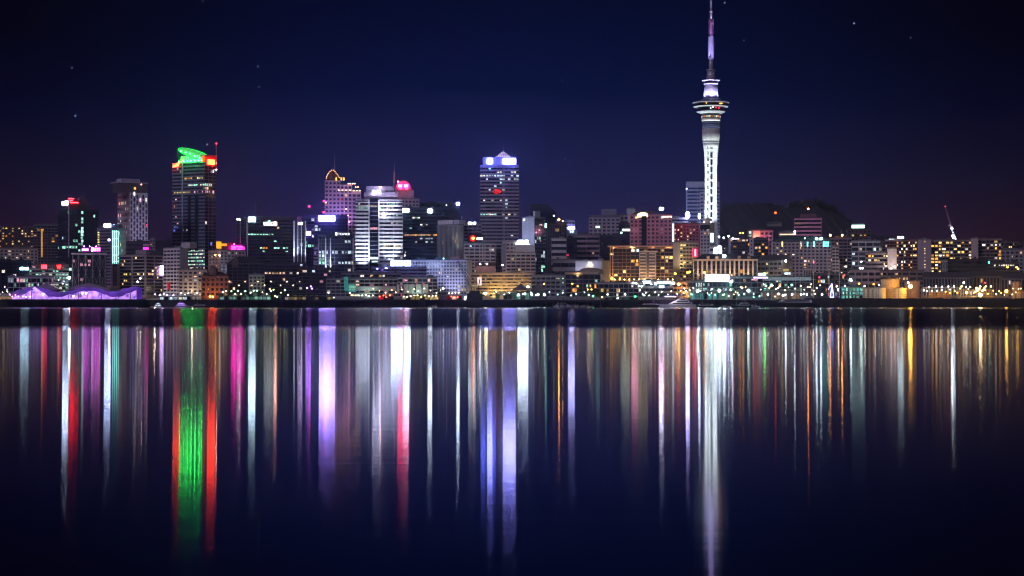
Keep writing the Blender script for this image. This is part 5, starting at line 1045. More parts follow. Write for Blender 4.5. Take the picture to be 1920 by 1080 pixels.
lampset(0, 'beside the floating crane', 'cold white', (.75, .9, 1), 70, .7, [(873, 557), (872, 561)], 1880, 'quay lamps')
lampset(0, 'in the yard in front of the dark sheds', 'bluish white', (.82, .92, 1), 110, .85, [(984, 551), (997, 552), (1009, 552), (1021, 553), (972, 553)], 1897, 'yard lamps', 'yard_lamp')
lampset(0, 'on the dark shed roof', 'brilliant white', (.85, 1, .92), 85, 1.0, [(981, 538), (990, 538)], 1932, 'yard lamps', 'yard_lamp')
lampset(0, 'in the street below the grey waterfront apartments', 'amber', (1, .45, .06), 46, .65, [(1020, 532), (1073, 532), (1083, 536.5), (1102, 543), (1109, 543)], 1925, 'sodium street lamps')
lampset(0, 'on the pier right of the white sailing boats', 'vivid green', (.05, 1, .25), 62, .8, [(1112, 555), (1191, 556)], 1884, 'pier lights')
lampset(0, 'in the trees by the pier', 'orange red', (1, .3, .1), 34, .7, [(1129, 557)], 1887, 'pier lights')
lampset(0, 'on the pier in front of the low framed apartments', 'white', (1, .97, .85), 55, .7, [(1104, 553), (1139, 552), (1158, 559), (1172, 552)], 1883, 'pier lights')
lampset(0, 'under the brown hotel terrace', 'pale white', (.95, 1, .92), 58, .75, [(1187, 530), (1192, 531), (1198, 536), (1203, 537), (1216, 530), (1221, 533), (1229, 531)], 1938, 'terrace lamps')
lampset(0, 'on the quay by the big white yacht', 'greenish white', GW, 40, .55, [(1205, 552), (1208, 554), (1286, 546), (1283, 541), (1297, 552)], 1897, 'quay lamps')
lampset(0, 'along the marina promenade before the teal glazed building', 'cold white', CW, 88, .75, [(1440, 552), (1460, 551), (1468, 554), (1472, 553), (1485, 552), (1502, 552), (1507, 551), (1513, 552), (1541, 552)], 1893, 'marina lamps')
lampset(0, 'on short poles above the marina promenade', 'warm', (1, .65, .38), 36, .5, [(1437, 536), (1445, 537), (1459, 540), (1472, 553.5), (1519, 538), (1526, 545), (1528, 551)], 1905, 'marina lamps')
lampset(0, 'scattered before the floodlit marina', 'teal', (.3, 1, .75), 30, .55, [(1330, 553), (1341, 553), (1358, 552), (1366, 555), (1385, 553), (1395, 551), (1413, 557), (1424, 555)], 1889, 'marina lamps')
lampset(0, 'among the boats under the floodlit marina', 'amber', (1, .55, .18), 30, .5, [(1334, 549), (1355, 553), (1376, 552), (1379, 548), (1389, 538), (1392, 539), (1398, 538), (1453, 556)], 1887, 'marina lamps')
lampset(0, 'by the teal glass hall roof', 'white', CW, 48, .6, [(1584, 536), (1571, 543), (1569, 537), (1621, 536.5), (1648, 535)], 1897, 'yard lamps', 'yard_lamp')
lampset(0, 'on a tall pole behind the pink curved shed', 'cold white', (.75, 1, .92), 66, .85, [(1615, 491), (1613, 503), (1617, 503)], 1975, 'yard lamps', 'yard_lamp')
lampset(0, 'on the low roofs right of the pink curved shed', 'white', (.8, .95, 1), 40, .8, [(1671, 503), (1678, 501), (1661, 499)], 2070, 'slope lamps')
lampset(0, 'on the long rack above the storage yard', 'white', (.95, .95, 1), 62, .6, [(1732, 544), (1742, 538), (1755, 537), (1766, 538), (1778, 537), (1789, 537)], 1903, 'storage yard lamps', 'yard_lamp')
lampset(0, 'in the lower row of the storage yard', 'white', (1, .93, .86), 44, .5, [(1738, 546), (1747, 546), (1757, 545), (1766, 544), (1781, 543)], 1893, 'storage yard lamps', 'yard_lamp')
lampset(0, 'in the golden cluster over the tank yard', 'gold', (1, .66, .26), 62, .7, [(1803, 537), (1811, 538), (1819, 538), (1831, 540), (1838, 537), (1848, 537), (1858, 537), (1833, 545), (1842, 545), (1836, 541), (1845, 541), (1829, 547)], 1898, 'storage yard lamps', 'yard_lamp')
lampset(0, 'on the stacked orange frames', 'amber', (1, .45, .05), 42, .6, [(1773, 547), (1781, 549), (1790, 546), (1795, 549)], 1887, 'storage yard lamps', 'yard_lamp')
lampset(0, 'in front of the long warehouses', 'bluish white', CW, 66, .9, [(1807, 530)], 1960, 'yard lamps', 'yard_lamp')
lampset(0, 'on the long warehouse front', 'red', (1, .02, .04), 24, .7, [(1847, 530), (1583, 516), (1536, 520)], 1955, 'yard lamps', 'yard_lamp')
lampset(0, 'in the lit tree by the dark low office', 'golden', (1, .55, .05), 36, .9, [(1889, 501), (1906, 501), (1909, 504)], 2050, 'sodium street lamps')
lampset(0, 'by the right edge of the tank yard', 'amber', (1, .5, .1), 30, .6, [(1868, 551), (1877, 549), (1898, 552), (1914, 541), (1918, 546)], 1893, 'storage yard lamps', 'yard_lamp')
lampset(0, 'in the square left of the dark truss hall', 'small warm', WW, 16, .5, [(5, 548), (10, 552), (14, 547), (9, 538)], 1905, 'left wharf lamps')

lampset(0, 'among the masts of the floodlit marina', 'small white', CW, 60, .4, [(1300 + i * 11.3 + (i * 7 % 5), 540 + (i * 5 % 13)) for i in range(12)], 1896, 'marina mast lights')
lampset(0, 'on the terrace above the marina promenade', 'small warm', WW, 50, .4, [(1432 + i * 7.4 + (i * 3 % 4), 533 + (i * 7 % 12)) for i in range(15)], 1903, 'marina terrace lights')
lampset(0, 'along the street behind the gold restaurant row', 'small golden', (1, .7, .35), 44, .4, [(700 + i * 10.5 + (i * 5 % 4), 541 + (i * 4 % 9)) for i in range(13)], 1912, 'street lights behind the restaurants')
lampset(0, 'in the streets below the dim waterfront apartments', 'small amber', (1, .6, .25), 40, .4, [(430 + i * 13 + (i * 5 % 6), 528 + (i * 7 % 14)) for i in range(11)], 1926, 'street lights by the apartments')
lampset(0, 'across the far tank yard', 'small gold', (1, .62, .2), 60, .4, [(1800 + i * 7.3 + (i * 3 % 5), 541 + (i * 7 % 13)) for i in range(16)], 1889, 'tank yard lights')
lampset(0, 'in the yard around the dark open shed', 'small teal white', (.6, 1, .9), 50, .4, [(930 + i * 12.5 + (i * 3 % 6), 547 + (i * 5 % 8)) for i in range(14)], 1902, 'shed yard lights')
lampset(0, 'behind the violet shell hall', 'small white', (.9, .9, 1), 40, .4, [(30 + i * 11 + (i * 3 % 6), 524 + (i * 7 % 12)) for i in range(9)], 1940, 'lights behind the shell hall')
lampset(0, 'on the quay around the big white yacht', 'small mixed white', (1, .9, .8), 55, .4, [(1200 + i * 8.2 + (i * 3 % 5), 544 + (i * 5 % 11)) for i in range(12)], 1899, 'quay lights by the yacht')
# ---- tents, sheds, silos and tanks on the quay
t = thing('market_tent', 'small cream market tent glowing at the far left quay', 'tent', (px(7, 1890), 1890, 7)); m = MB(); m.box(-6, 6, 0, 7, 0, 3.2); m.build('wall', lit('w', .5), t); m = MB(); m.add([(-7, -1, 3.2), (7, -1, 3.2), (7, 8, 3.2), (-7, 8, 3.2), (0, 3.5, 6.2)], [(0, 1, 4), (1, 2, 4), (2, 3, 4), (3, 0, 4), (3, 2, 1, 0)]); m.build('canopy', wall((.7, .62, .5)), t)
def canopy(name, lab, xa, xb, yt, yb, Y, c, code, st, cat='pavilion', peaks=1, depth=9, gl_=True):
    t = thing(name, lab, cat, (px((xa + xb) / 2, Y), Y, 7)); W = px(xb, Y) - px(xa, Y); zb, zt = max(2.6, pz(yb, Y) - 7), pz(yt, Y) - 7
    m = MB()
    n = max(2, int(W / 5))
    for i in range(n + 1):
        x = -W / 2 + W * i / n; m.tube((x, 0, 0), (x, 0, zb), .14, n=4); m.tube((x, depth, 0), (x, depth, zb), .14, n=4)
    m.build('posts', pole_mat, t)
    m = MB()
    for i in range(peaks):
        a, c2 = -W / 2 + W * i / peaks, -W / 2 + W * (i + 1) / peaks
        m.add([(a, -.8, zb), (c2, -.8, zb), (c2, depth + .8, zb), (a, depth + .8, zb), ((a + c2) / 2, depth / 2, zt)], [(0, 1, 4), (1, 2, 4), (2, 3, 4), (3, 0, 4), (3, 2, 1, 0)])
    m.build('canopy', wall(c), t)
    if gl_:
        rq = random.Random(int(xa)); k = max(2, int(W / 4)); bw = W / k
        m = MB(); m.box(-W / 2 + .4, W / 2 - .4, depth - .8, depth - .6, 0, zb - .3); m.build('back_wall', wall((.2, .2, .2)), t)
        for i in range(k):
            r = rq.random(); mt = lit(code, st * .8) if r < .5 else (lit(rq.choice('nwyc'), st) if r < .68 else glass())
            obj('shopfront', pane(bw * .8, zb * .66, mt), t, (-W / 2 + (i + .5) * bw, depth - .9, zb * .42))
    return t
canopy('market_canopy', 'row of white peaked canopies lit violet white beside the moored ferries', 296, 330, 549, 555, 1890, (.75, .72, .8), 'c', 2, peaks=4)
canopy('market_canopy', 'row of white peaked canopies below the cream heritage hotel', 332, 372, 549.5, 555, 1896, (.75, .72, .7), 'n', 1.6, peaks=5)
canopy('promenade_arcade', 'long green lit arcade of shopfronts under the dim waterfront apartments', 410, 506, 551, 554, 1897, (.2, .26, .2), 'g', .8, peaks=12)
canopy('promenade_arcade', 'long pale green colonnade right of the green lit arcade', 516, 620, 553, 555, 1900, (.25, .3, .24), 'y', .5, peaks=10)
canopy('restaurant_terrace', 'red and gold lit restaurant terrace beneath the wharf terrace apartments', 708, 738, 551, 554, 1894, (.4, .1, .08), 'r', .8, peaks=4)
canopy('restaurant_terrace', 'gold lit row of restaurants beneath the blue white hotel slab', 752, 822, 551, 554, 1897, (.3, .24, .18), 'y', 1.2, peaks=8)
canopy('kiosk', 'red lit kiosk with pale roof strips on the quay left of the floating crane', 836, 866, 550, 553.5, 1893, (.6, .5, .5), 'r', 1.2, peaks=3)
canopy('marina_pavilion', 'teal lit open pavilion behind the marina masts', 1296, 1346, 541, 546, 1915, (.3, .4, .4), 't', .7, peaks=4)
canopy('marina_pavilion', 'green lit pavilion between two floodlight masts', 1350, 1392, 541, 546, 1912, (.25, .36, .3), 'g', .8, peaks=4)
canopy('marina_pavilion', 'warm lit pavilion with framed upper terrace behind the marina promenade', 1432, 1502, 541, 545, 1910, (.3, .28, .27), 'w', .5, peaks=5)
canopy('pier_shed', 'pale flat shed on the pier right of the green light', 1147, 1198, 554, 556, 1882, (.3, .34, .35), 'c', .14, peaks=6)
canopy('marina_office', 'small teal office on the pier end', 1134, 1150, 555, 557, 1880, (.12, .3, .36), 't', .1, peaks=1)
canopy('ship_shed', 'dark open shed with white lamps beneath its roof', 960, 1026, 531, 545, 1925, (.1, .1, .11), 'g', .7, peaks=2, depth=14)
canopy('ship_shed', 'white walled boat shed lit green left of the dark open shed', 928, 968, 546, 549, 1905, (.5, .6, .58), 'g', .6, peaks=2)
# wharf terrace apartments (stepped white and glass)
b = D('wharf_apartments', 'apartment building', 'stepped wharf terrace apartments with a brightly glazed teal stair at the left end', 612, 746, 522, 1918, (.34, .37, .38), 'slab', lit_p=.1, pal='wpn', fl=3.3, bay=4.6, base=7, rows=[(553, 640, 740, 'yg', .5)], ls=1.6)
b.part('glass_stair', 645, 653, 519, 546, lit('t', .9), .8, 3); b.part('glass_stair', 653, 668, 533, 547, lit('t', .8), .8, 2.6); b.part('glass_stair', 655, 667, 536, 544, lit('g', 1.2), 2.62, 2.8); b.part('white_band', 668, 742, 537, 545, wall((.5, .54, .54)), .8, 2)
b = D('wharf_apartments', 'apartment building', 'upper tier of terrace apartments below the blazing blue white roof signs', 640, 752, 512, 1932, (.24, .24, .26), 'slab', lit_p=.14, pal='wrpn', fl=3.3, bay=4.4, base=7, spots=[(713, 515, 'y'), (719, 515, 'n'), (697, 519, 'w'), (730, 527, 'n')], ls=2)
b = D('wharf_apartments', 'apartment building', 'right hand terrace apartments with big white shutters in front of the blue white hotel slab', 746, 820, 520, 1920, (.36, .4, .42), 'slab', lit_p=.14, pal='wprn', fl=3.4, bay=4.6, base=7, spots=[(757, 524, 'p'), (780, 523, 'r'), (804, 520, 'w'), (780, 529, 'w')], ls=2)
for xa, xb, c in ((757, 766, (.5, .56, .56)), (767, 777, (.44, .5, .5)), (780, 790, (.55, .62, .6)), (793, 803, (.6, .66, .66)), (744, 749, (.5, .56, .6))): b.part('shutter', xa, xb, 533, 549, wall(c), .5, 2.4)
b.flood(780, 556, 5000, (.6, 1, .8), 10, 120, ty=540)
BUILT[-3].flood(690, 556, 5000, (.7, 1, .85), 10, 120, ty=540)
# silos
def silo(x0, x1, yt, Y, c, lab, segs=20, roofk='flat'):
    r = (px(x1, Y) - px(x0, Y)) / 2; t = thing('storage_silo', lab, 'silo', (px((x0 + x1) / 2, Y), Y + r, 7), 0, 'storage silos'); h = pz(yt, Y) - 7
    m = MB(); m.lathe([(r, 0), (r, h)], segs); o = m.build('shell', wall(c), t)
    m = MB(); m.lathe([(r + .25, h), (r + .25, h + .5), (r * .4, h + (1.2 if roofk == 'flat' else 2.5))], segs); m.build('roof', wall(tuple(v * .6 for v in c)), t)
    m = MB()
    for i in range(int(h / 2.2)): m.lathe([(r + .08, .9 + i * 2.2), (r + .08, 1.1 + i * 2.2)], segs)
    m.build('hoop', wall(tuple(v * .7 for v in c)), t)
    m = MB(); a = -2.2; m.tube((r * 1.03 * math.cos(a), r * 1.03 * math.sin(a), 0), (r * 1.03 * math.cos(a), r * 1.03 * math.sin(a), h), .12, n=4); m.tube((r * 1.03 * math.cos(a + .1), r * 1.03 * math.sin(a + .1), 0), (r * 1.03 * math.cos(a + .1), r * 1.03 * math.sin(a + .1), h), .12, n=4); m.build('ladder', pole_mat, t)
    return t
silo(1618, 1628, 541, 1892, (.6, .55, .46), 'first narrow cream silo right of the teal glass hall'); silo(1627, 1637, 541, 1893, (.6, .55, .46), 'second narrow cream silo right of the teal glass hall'); silo(1635, 1645, 541, 1894, (.6, .55, .46), 'third narrow cream silo right of the teal glass hall')
silo(1643, 1663, 540, 1890, (.6, .56, .5), 'wide cream silo just left of the orange lit tank')
silo(1655, 1690, 524, 1902, (.8, .6, .34), 'tallest tank glowing orange beside the amber floodlight'); silo(1680, 1702, 541, 1890, (.62, .58, .52), 'short pale silo in front of the orange lit tank'); silo(1698, 1728, 528, 1912, (.4, .26, .2), 'dark brown tank behind the amber floodlight mast')
silo(1900, 1916, 529, 1900, (.42, .32, .26), 'brown tank at the far right beside the blazing orange lamp'); silo(1910, 1930, 547, 1890, (.45, .33, .24), 'short tank cut by the right edge of the picture')
lamp('SPOT', (px(1672, 1880), 1878, 9), 14000, (1, .46, .04), (px(1676, 1902), 1902, 20), spot_size=R(120), spot_blend=.8)
for x in (1622, 1641, 1653): lamp('POINT', (px(x, 1880), 1880, 16), 900, (1, .85, .6), shadow_soft_size=.6)
# rack yard: frames
def frame_rack(lab, xa, xb, yt, Y, c, n, lv):
    t = thing('storage_rack', lab, 'rack', (px((xa + xb) / 2, Y), Y, 7)); W = px(xb, Y) - px(xa, Y); h = pz(yt, Y) - 7
    m = MB()
    for i in range(n + 1):
        x = -W / 2 + W * i / n; m.box(x - .2, x + .2, 0, .4, 0, h); m.box(x - .2, x + .2, 6, 6.4, 0, h)
    m.build('posts', metal(c), t)
    m = MB()
    for j in range(1, lv + 1): m.box(-W / 2, W / 2, -.25, 6.6, h * j / lv - .45, h * j / lv - .05)
    m.build('decks', metal(c), t)
    return t
frame_rack('long white steel rack carrying the lamp row in the storage yard', 1731, 1802, 539, 1905, (.6, .58, .6), 12, 3)
frame_rack('stacked orange frames on the breakwater under amber lamps', 1745, 1783, 548, 1886, (.75, .4, .08), 8, 4)
frame_rack('golden pipe rack under the cluster of lamps', 1800, 1862, 543, 1900, (.6, .45, .2), 10, 3)
for x in (1750, 1763, 1777, 1810, 1826, 1842, 1855): lamp('POINT', (px(x, 1880), 1880, 13), 700, (1, .5, .1), shadow_soft_size=.5)
# blue cable stayed lights beside the tall masts
t = thing('light_sculpture', 'blue lit A shaped crane frame between the tall masts and the teal glass hall', 'sculpture', (px(1559, 1895), 1895, 7)); u = lambda x: px(x, 1895) - px(1559, 1895); z = lambda y: pz(y, 1895) - 7
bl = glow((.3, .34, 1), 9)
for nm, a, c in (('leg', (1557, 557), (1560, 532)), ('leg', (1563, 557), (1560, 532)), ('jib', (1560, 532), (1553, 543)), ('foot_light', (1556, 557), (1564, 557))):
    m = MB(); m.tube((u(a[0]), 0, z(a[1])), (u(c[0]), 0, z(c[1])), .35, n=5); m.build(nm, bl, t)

# ---- boats
hullw = metal((.75, .75, .78), .3); hulld = metal((.03, .03, .04), .4)
def hull(m, L_, B, h, z0=0, bow=.2, rake=.1):
    """boat hull along x, bow at +x"""
    vs = []; st = [(-.5, .85, 1), (-.3, 1, 1), (0, 1, 1), (.25, .85, 1.05), (.4, .5, 1.15), (.5, .04, 1.3)]
    for x, w, hh in st:
        xx = x * L_; top = xx + (rake * L_ * max(0, x - .2)); vs += [(xx, -w * B * .36, z0 - .4), (top, -w * B / 2, z0 + h * hh), (top, w * B / 2, z0 + h * hh), (xx, w * B * .36, z0 - .4)]
    fs = []
    for i in range(len(st) - 1):
        a, c = i * 4, i * 4 + 4; fs += [(a, c, c + 1, a + 1), (a + 1, c + 1, c + 2, a + 2), (a + 2, c + 2, c + 3, a + 3), (a + 3, c + 3, c, a)]
    fs += [(0, 1, 2, 3), (20, 23, 22, 21)]
    m.add(vs, fs); return m
def motor_yacht(lab, x0, x1, Y, decks=2, flip=False, lights=(), mat=hullw, hull_h=2.4, cat='yacht', name='motor_yacht', glm=None):
    L_ = px(x1, Y) - px(x0, Y); t = thing(name, lab, cat, (px((x0 + x1) / 2, Y), Y, 0), math.pi if flip else 0, 'boats along the quay')
    B = max(3, L_ * .24); hull(MB(), L_, B, hull_h * L_ / 38).build('hull', mat, t); hh = hull_h * L_ / 38
    z0 = hh; a, c = -.42 * L_, .2 * L_
    for k in range(decks):
        H_ = max(1.6, .05 * L_); m = MB(); w = B * (.4 - .06 * k)
        m.add([(a, -w, z0), (c, -w, z0), (c, w, z0), (a, w, z0), (a + .02 * L_, -w * .95, z0 + H_), (c - .09 * L_, -w * .95, z0 + H_), (c - .09 * L_, w * .95, z0 + H_), (a + .02 * L_, w * .95, z0 + H_)], [(0, 1, 5, 4), (1, 2, 6, 5), (2, 3, 7, 6), (3, 0, 4, 7), (4, 5, 6, 7)])
        d = m.build('deckhouse', mat if mat is not hulld else hullw, t)
        m = MB(); s_ = -1 if not flip else 1
        m.box(a + .05 * L_, c - .12 * L_, s_ * w - (.06 if s_ < 0 else -.0), s_ * w + (.0 if s_ < 0 else .06), z0 + H_ * .35, z0 + H_ * .78); m.build('window_band', glm or glass(), d)
        a += .07 * L_; c -= .1 * L_; z0 += H_
    m = MB(); m.tube((a + .1 * L_, 0, z0), (a + .06 * L_, 0, z0 + .12 * L_), .12, n=5); m.tube((a + .02 * L_, -.6, z0 + .06 * L_), (a + .14 * L_, .6, z0 + .07 * L_), .1, n=4); m.build('radar_mast', mat if mat is not hulld else hullw, t)
    return t
def sailboat(lab, x, Y, L_, mh, group='boats along the quay', furl=True, matm=None, spread=2, rz=0, cat='sailing boat'):
    t = thing('sailing_yacht', lab, cat, (px(x, Y), Y, 0), rz, group); B = L_ * .27
    hull(MB(), L_, B, L_ * .085).build('hull', hullw, t); h = L_ * .1
    m = MB(); m.box(-.28 * L_, .12 * L_, -B * .28, B * .28, h * .8, h * .8 + L_ * .055); m.build('cabin', hullw, t)
    m = MB(); r = max(.1, mh * .0065); m.tube((.05 * L_, 0, h * .7), (.05 * L_, 0, mh), r, r * .5, 6)
    for i in range(spread): z_ = h + (mh - h) * (i + 1) / (spread + 1); m.tube((.05 * L_, -B * .42, z_), (.05 * L_, B * .42, z_), r * .5, n=4); m.tube((.05 * L_ - B * .3, 0, z_), (.05 * L_ + B * .3, 0, z_), r * .5, n=4)
    m.build('mast', matm or metal((.7, .7, .72)), t)
    m = MB(); m.tube((.05 * L_, 0, h + L_ * .09), (-.38 * L_, 0, h + L_ * .08), r * .9, n=5); m.build('boom', metal((.6, .6, .64)), t)
    m = MB(); q = max(.035, mh * .0012); m.tube((.5 * L_, 0, h), (.05 * L_, 0, mh * .97), q, n=3); m.tube((-.48 * L_, 0, h), (.05 * L_, 0, mh * .99), q, n=3); m.build('rigging', metal((.4, .4, .42)), t)
    return t
y = motor_yacht('large white motor yacht with a violet lit deck moored right of the market hall', 1230, 1304, 1868, 3, True, hull_h=2.6)
m = MB(); m.box(-8, 2, -2.6, 2.6, 9.4, 9.9); o = m.build('deck_light', glow((.6, .32, 1), 14), y); o.location = (8, 0, .4)
lamp('POINT', (px(1268, 1855), 1852, 9), 3500, (1, .85, .95), shadow_soft_size=1)
motor_yacht('white harbour ferry with violet lit cabin beside the peaked canopies', 328, 362, 1872, 2, False, cat='ferry', name='ferry', glm=lit('v', 2.6))
motor_yacht('small white ferry with a glowing blue cabin left of the bigger ferry', 283, 304, 1874, 2, True, cat='ferry', name='ferry', glm=lit('c', 2.2))
motor_yacht('dark workboat moored behind the ferries near the ferry hall', 362, 396, 1874, 1, False, mat=hulld, cat='boat', name='workboat')
motor_yacht('small cream launch moored below the gold restaurant row', 803, 820, 1874, 1, True, cat='launch', name='launch')
motor_yacht('white excursion boat with tall deckhouse by the vivid green pier light', 1038, 1082, 1873, 2, False, cat='boat', name='excursion_boat')
motor_yacht('low dark barge lying left of the large white yacht', 1190, 1236, 1866, 1, True, mat=hulld, cat='barge', name='barge', hull_h=3.4)
motor_yacht('dark hulled ship with a raked white tipped bow before the marina', 1426, 1530, 1850, 1, True, mat=hulld, cat='ship', name='ship', hull_h=3.2)
motor_yacht('dark patrol boat lying under the two floodlight masts', 1306, 1352, 1870, 1, False, mat=hulld, cat='boat', name='patrol_boat', hull_h=2.6)
motor_yacht('small dark tug below the dazzling white floodlight of the marina', 1372, 1408, 1870, 2, True, mat=hulld, cat='tug', name='tug', hull_h=3)
lm = metal((.75, .7, .6))
sailboat('tall masted yacht with a red masthead light before the white kiosk', 1523, 1874, 26, pz(493, 1874), spread=4, matm=lm)
BT = [o for o in COL.objects if o.get('label', '').startswith('tall masted yacht with a red')][0]
m = MB(); m.ball((0, 0, 0), .5, 8, 5); m.build('masthead_light', glow((1, .02, .1), 30), BT, (.05 * 26, 0, pz(492, 1874)))
sailboat('tallest masted yacht with long slanting stays left of the blue frame', 1551, 1874, 34, pz(474, 1874), spread=4, matm=lm)
sailboat('tall masted yacht between the blue frame and the mauve apartments', 1571, 1878, 26, pz(485, 1878), spread=3, matm=lm)
sailboat('two spreader yacht with thin pale mast behind the white lit promenade lamps', 1490, 1878, 18, pz(512, 1878), matm=lm)
sailboat('slim masted yacht beside the gold restaurant lamps of the marina pavilion', 1499, 1880, 18, pz(520, 1880), matm=lm)
sailboat('white sailing boat with a bright mast by the excursion boat', 1084, 1876, 15, pz(524, 1876), matm=hullw)
sailboat('white sailing boat leaning close beside the bright masted one', 1078, 1878, 13, pz(538, 1878), matm=hullw)
sailboat('small sailing boat left of the vivid green pier light with bare mast', 1101, 1877, 13, pz(532, 1877))
for i, (x, mh) in enumerate(((1312, 534), (1325, 530), (1338, 538), (1362, 536), (1380, 533), (1416, 537), (1446, 540), (1474, 537))):
    sailboat('%s small bare masted yacht from the left in the floodlit marina' % ORD[i], x, 1880 - (i % 3), 11 + i % 3, pz(mh, 1880), group='small marina yachts')
for x, yy in ((1523, 505), (1551, 480), (1571, 492)):
    for k in range(3): lamp('POINT', (px(x + .9, 1870), 1868, pz(yy + 22 * k, 1870)), 420, (1, .72, .4), shadow_soft_size=.3)
# floating crane
t = thing('floating_crane', 'dark floating crane barge with a long slanting lattice jib before the blue white hotel slab', 'crane', (px(880, 1872), 1872, 0)); u = lambda x: px(x, 1872) - px(880, 1872); z = lambda y: pz(y, 1872)
m = MB(); m.box(u(848), u(932), -6, 8, -1, z(566)); m.build('pontoon', hulld, t)
m = MB(); m.box(u(876), u(905), -3, 5, z(566), z(550)); m.box(u(880), u(900), -2, 4, z(550), z(545)); m.build('deckhouse', metal((.05, .05, .05)), t)
m = MB(); lattice(m, (u(886), 0, z(547)), (u(858), 0, z(489)), 1.3, 12); m.build('jib', metal((.035, .03, .03)), t)
m = MB(); m.tube((u(858), 0, z(489)), (u(898), 0, z(535)), .35, n=4); m.tube((u(870), 0, z(506)), (u(884), 0, z(530)), .3, n=4); m.tube((u(898), 0, z(535)), (u(896), 0, z(548)), .5, n=4); m.build('stay', metal((.03, .03, .03)), t)
# paint the bow tip of the ship: channel markers and piles
def pile(lab, x, Y, yt):
    t = thing('mooring_pile', lab, 'pile', (px(x, Y), Y, -1), 0, 'mooring piles'); m = MB(); m.tube((0, 0, 0), (0, 0, pz(yt, Y) + 1), .45, .4, 8); m.build('shaft', wall((.08, .07, .06)), t); m = MB(); m.lathe([(.62, 0), (.62, .4), (.2, .9)], 10, (0, 0, pz(yt, Y) + 1)); m.build('cap', wall((.4, .4, .4)), t)
pile('dark mooring pile left of the excursion boat', 1056, 1868, 556); pile('thick dark beacon pile between the tall masts', 1534, 1850, 546); pile('mooring pile beside the teal pier office', 1127, 1866, 560); pile('mooring pile between the ferries', 309, 1866, 560)

# ---- trees: trunk and a crown of leaf sized faces
leaf, nt, out = nodes('leaves'); pb = N(nt, 'ShaderNodeBsdfPrincipled'); oi = N(nt, 'ShaderNodeObjectInfo'); g = N(nt, 'ShaderNodeNewGeometry'); cr = N(nt, 'ShaderNodeValToRGB'); cr.color_ramp.elements[0].color = (.02, .04, .012, 1); cr.color_ramp.elements[1].color = (.09, .12, .04, 1)
L(nt, g.outputs['Random Per Island'], cr.inputs[0]); L(nt, cr.outputs[0], pb.inputs['Base Color']); pb.inputs['Roughness'].default_value = .8; L(nt, pb.outputs[0], out.inputs[0])
bark = wall((.1, .07, .05))
def tree_meshes(seed, h, w):
    r = random.Random(seed); m = MB(); m.tube((0, 0, 0), (r.uniform(-.3, .3), 0, h * .5), .35, .2, 6)
    for i in range(4):
        a = r.uniform(0, 6.28); m.tube((0, 0, h * .38), (w * .3 * math.cos(a), w * .3 * math.sin(a), h * .7), .15, .06, 4)
    tr = m.mesh('trunk', bark); m = MB()
    cl_ = [(r.uniform(-.33, .33) * w, r.uniform(-.33, .33) * w, h * r.uniform(.45, .86), w * r.uniform(.14, .26)) for _ in range(11)]
    for cx, cy, cz, cr_ in cl_:
        for k in range(60):
            d = Vector((r.gauss(0, 1), r.gauss(0, 1), r.gauss(0, .8))).normalized() * cr_ * r.uniform(.5, 1.1); p = Vector((cx, cy, cz)) + d
            s = r.uniform(.25, .6); a = Vector((r.gauss(0, 1), r.gauss(0, 1), r.gauss(0, 1))).normalized(); e = a.orthogonal().normalized(); f = a.cross(e)
            m.add([p - e * s, p + f * s * .6, p + e * s, p - f * s * .6], [(0, 1, 2, 3)])
    return tr, m.mesh('crown', leaf)
TM = [tree_meshes(s, h, w) for s, h, w in ((3, 9, 8), (5, 11, 8.5), (8, 7.5, 7), (11, 14, 6.5))]
def tree(lab, x, Y, k, s=1, group='trees in the city'):
    t = thing('tree', lab, 'tree', (px(x, Y), Y, gz(Y)), x, group); t.scale = (s, s, s); obj('trunk', TM[k][0], t); obj('crown', TM[k][1], t)
for i, x in enumerate((412, 430, 455, 468, 486, 512, 531, 545)): tree('%s leafy tree from the left along the green lit promenade' % ORD[i], x, 1888 + i % 2 * 2, i % 3, .75, 'promenade trees')
for i, x in enumerate((1095, 1118, 1124, 1132)): tree('%s round dark tree from the left beside the pier with the green light' % ORD[i], x, 1900, i % 3, .95, 'pier trees')
for i, x in enumerate((1208, 1224, 1241)): tree('%s dark tree from the left in front of the market hall' % ORD[i], x, 1905, i % 3, .85, 'market trees')
tree('tree lit orange by a street lamp near the far right offices', 1908, 2058, 1, .9); tree('dark tree on the skyline just right of the honeycomb tower', 290, 2430, 3, 1.7); tree('second taller dark tree on the skyline beside the grey house', 296, 2440, 3, 1.9)
for i, (x, s) in enumerate(((408, 1.5), (416, 1.9), (423, 1.7), (430, 1.5))): tree('%s dark tree from the left on the rise behind the magenta signed hotel' % ORD[i], x, 2560, (i % 3), s * 1.7, 'skyline trees')
for i, (x, s) in enumerate(((1085, 1.5), (1092, 1.8), (1099, 1.6))): tree('%s dark tree from the left on the ridge beside the small blue block' % ORD[i], x, 2560, i % 3, s * 1.8, 'ridge trees')
for i, (x, s) in enumerate(((1640, 1.6), (1646, 1.4), (1712, 1.3), (1730, 1.4), (1760, 1.2))): tree('%s dark tree from the left on the right hand skyline' % ORD[i], x, 2560, i % 3, s * 1.7, 'skyline trees')
# =================================================================== setting
def sheet(name, quads, mat, label=None):
    m = MB()
    for q in quads: m.add(q, [tuple(range(len(q)))])
    o = m.build(name, mat); struct(o, label); return o
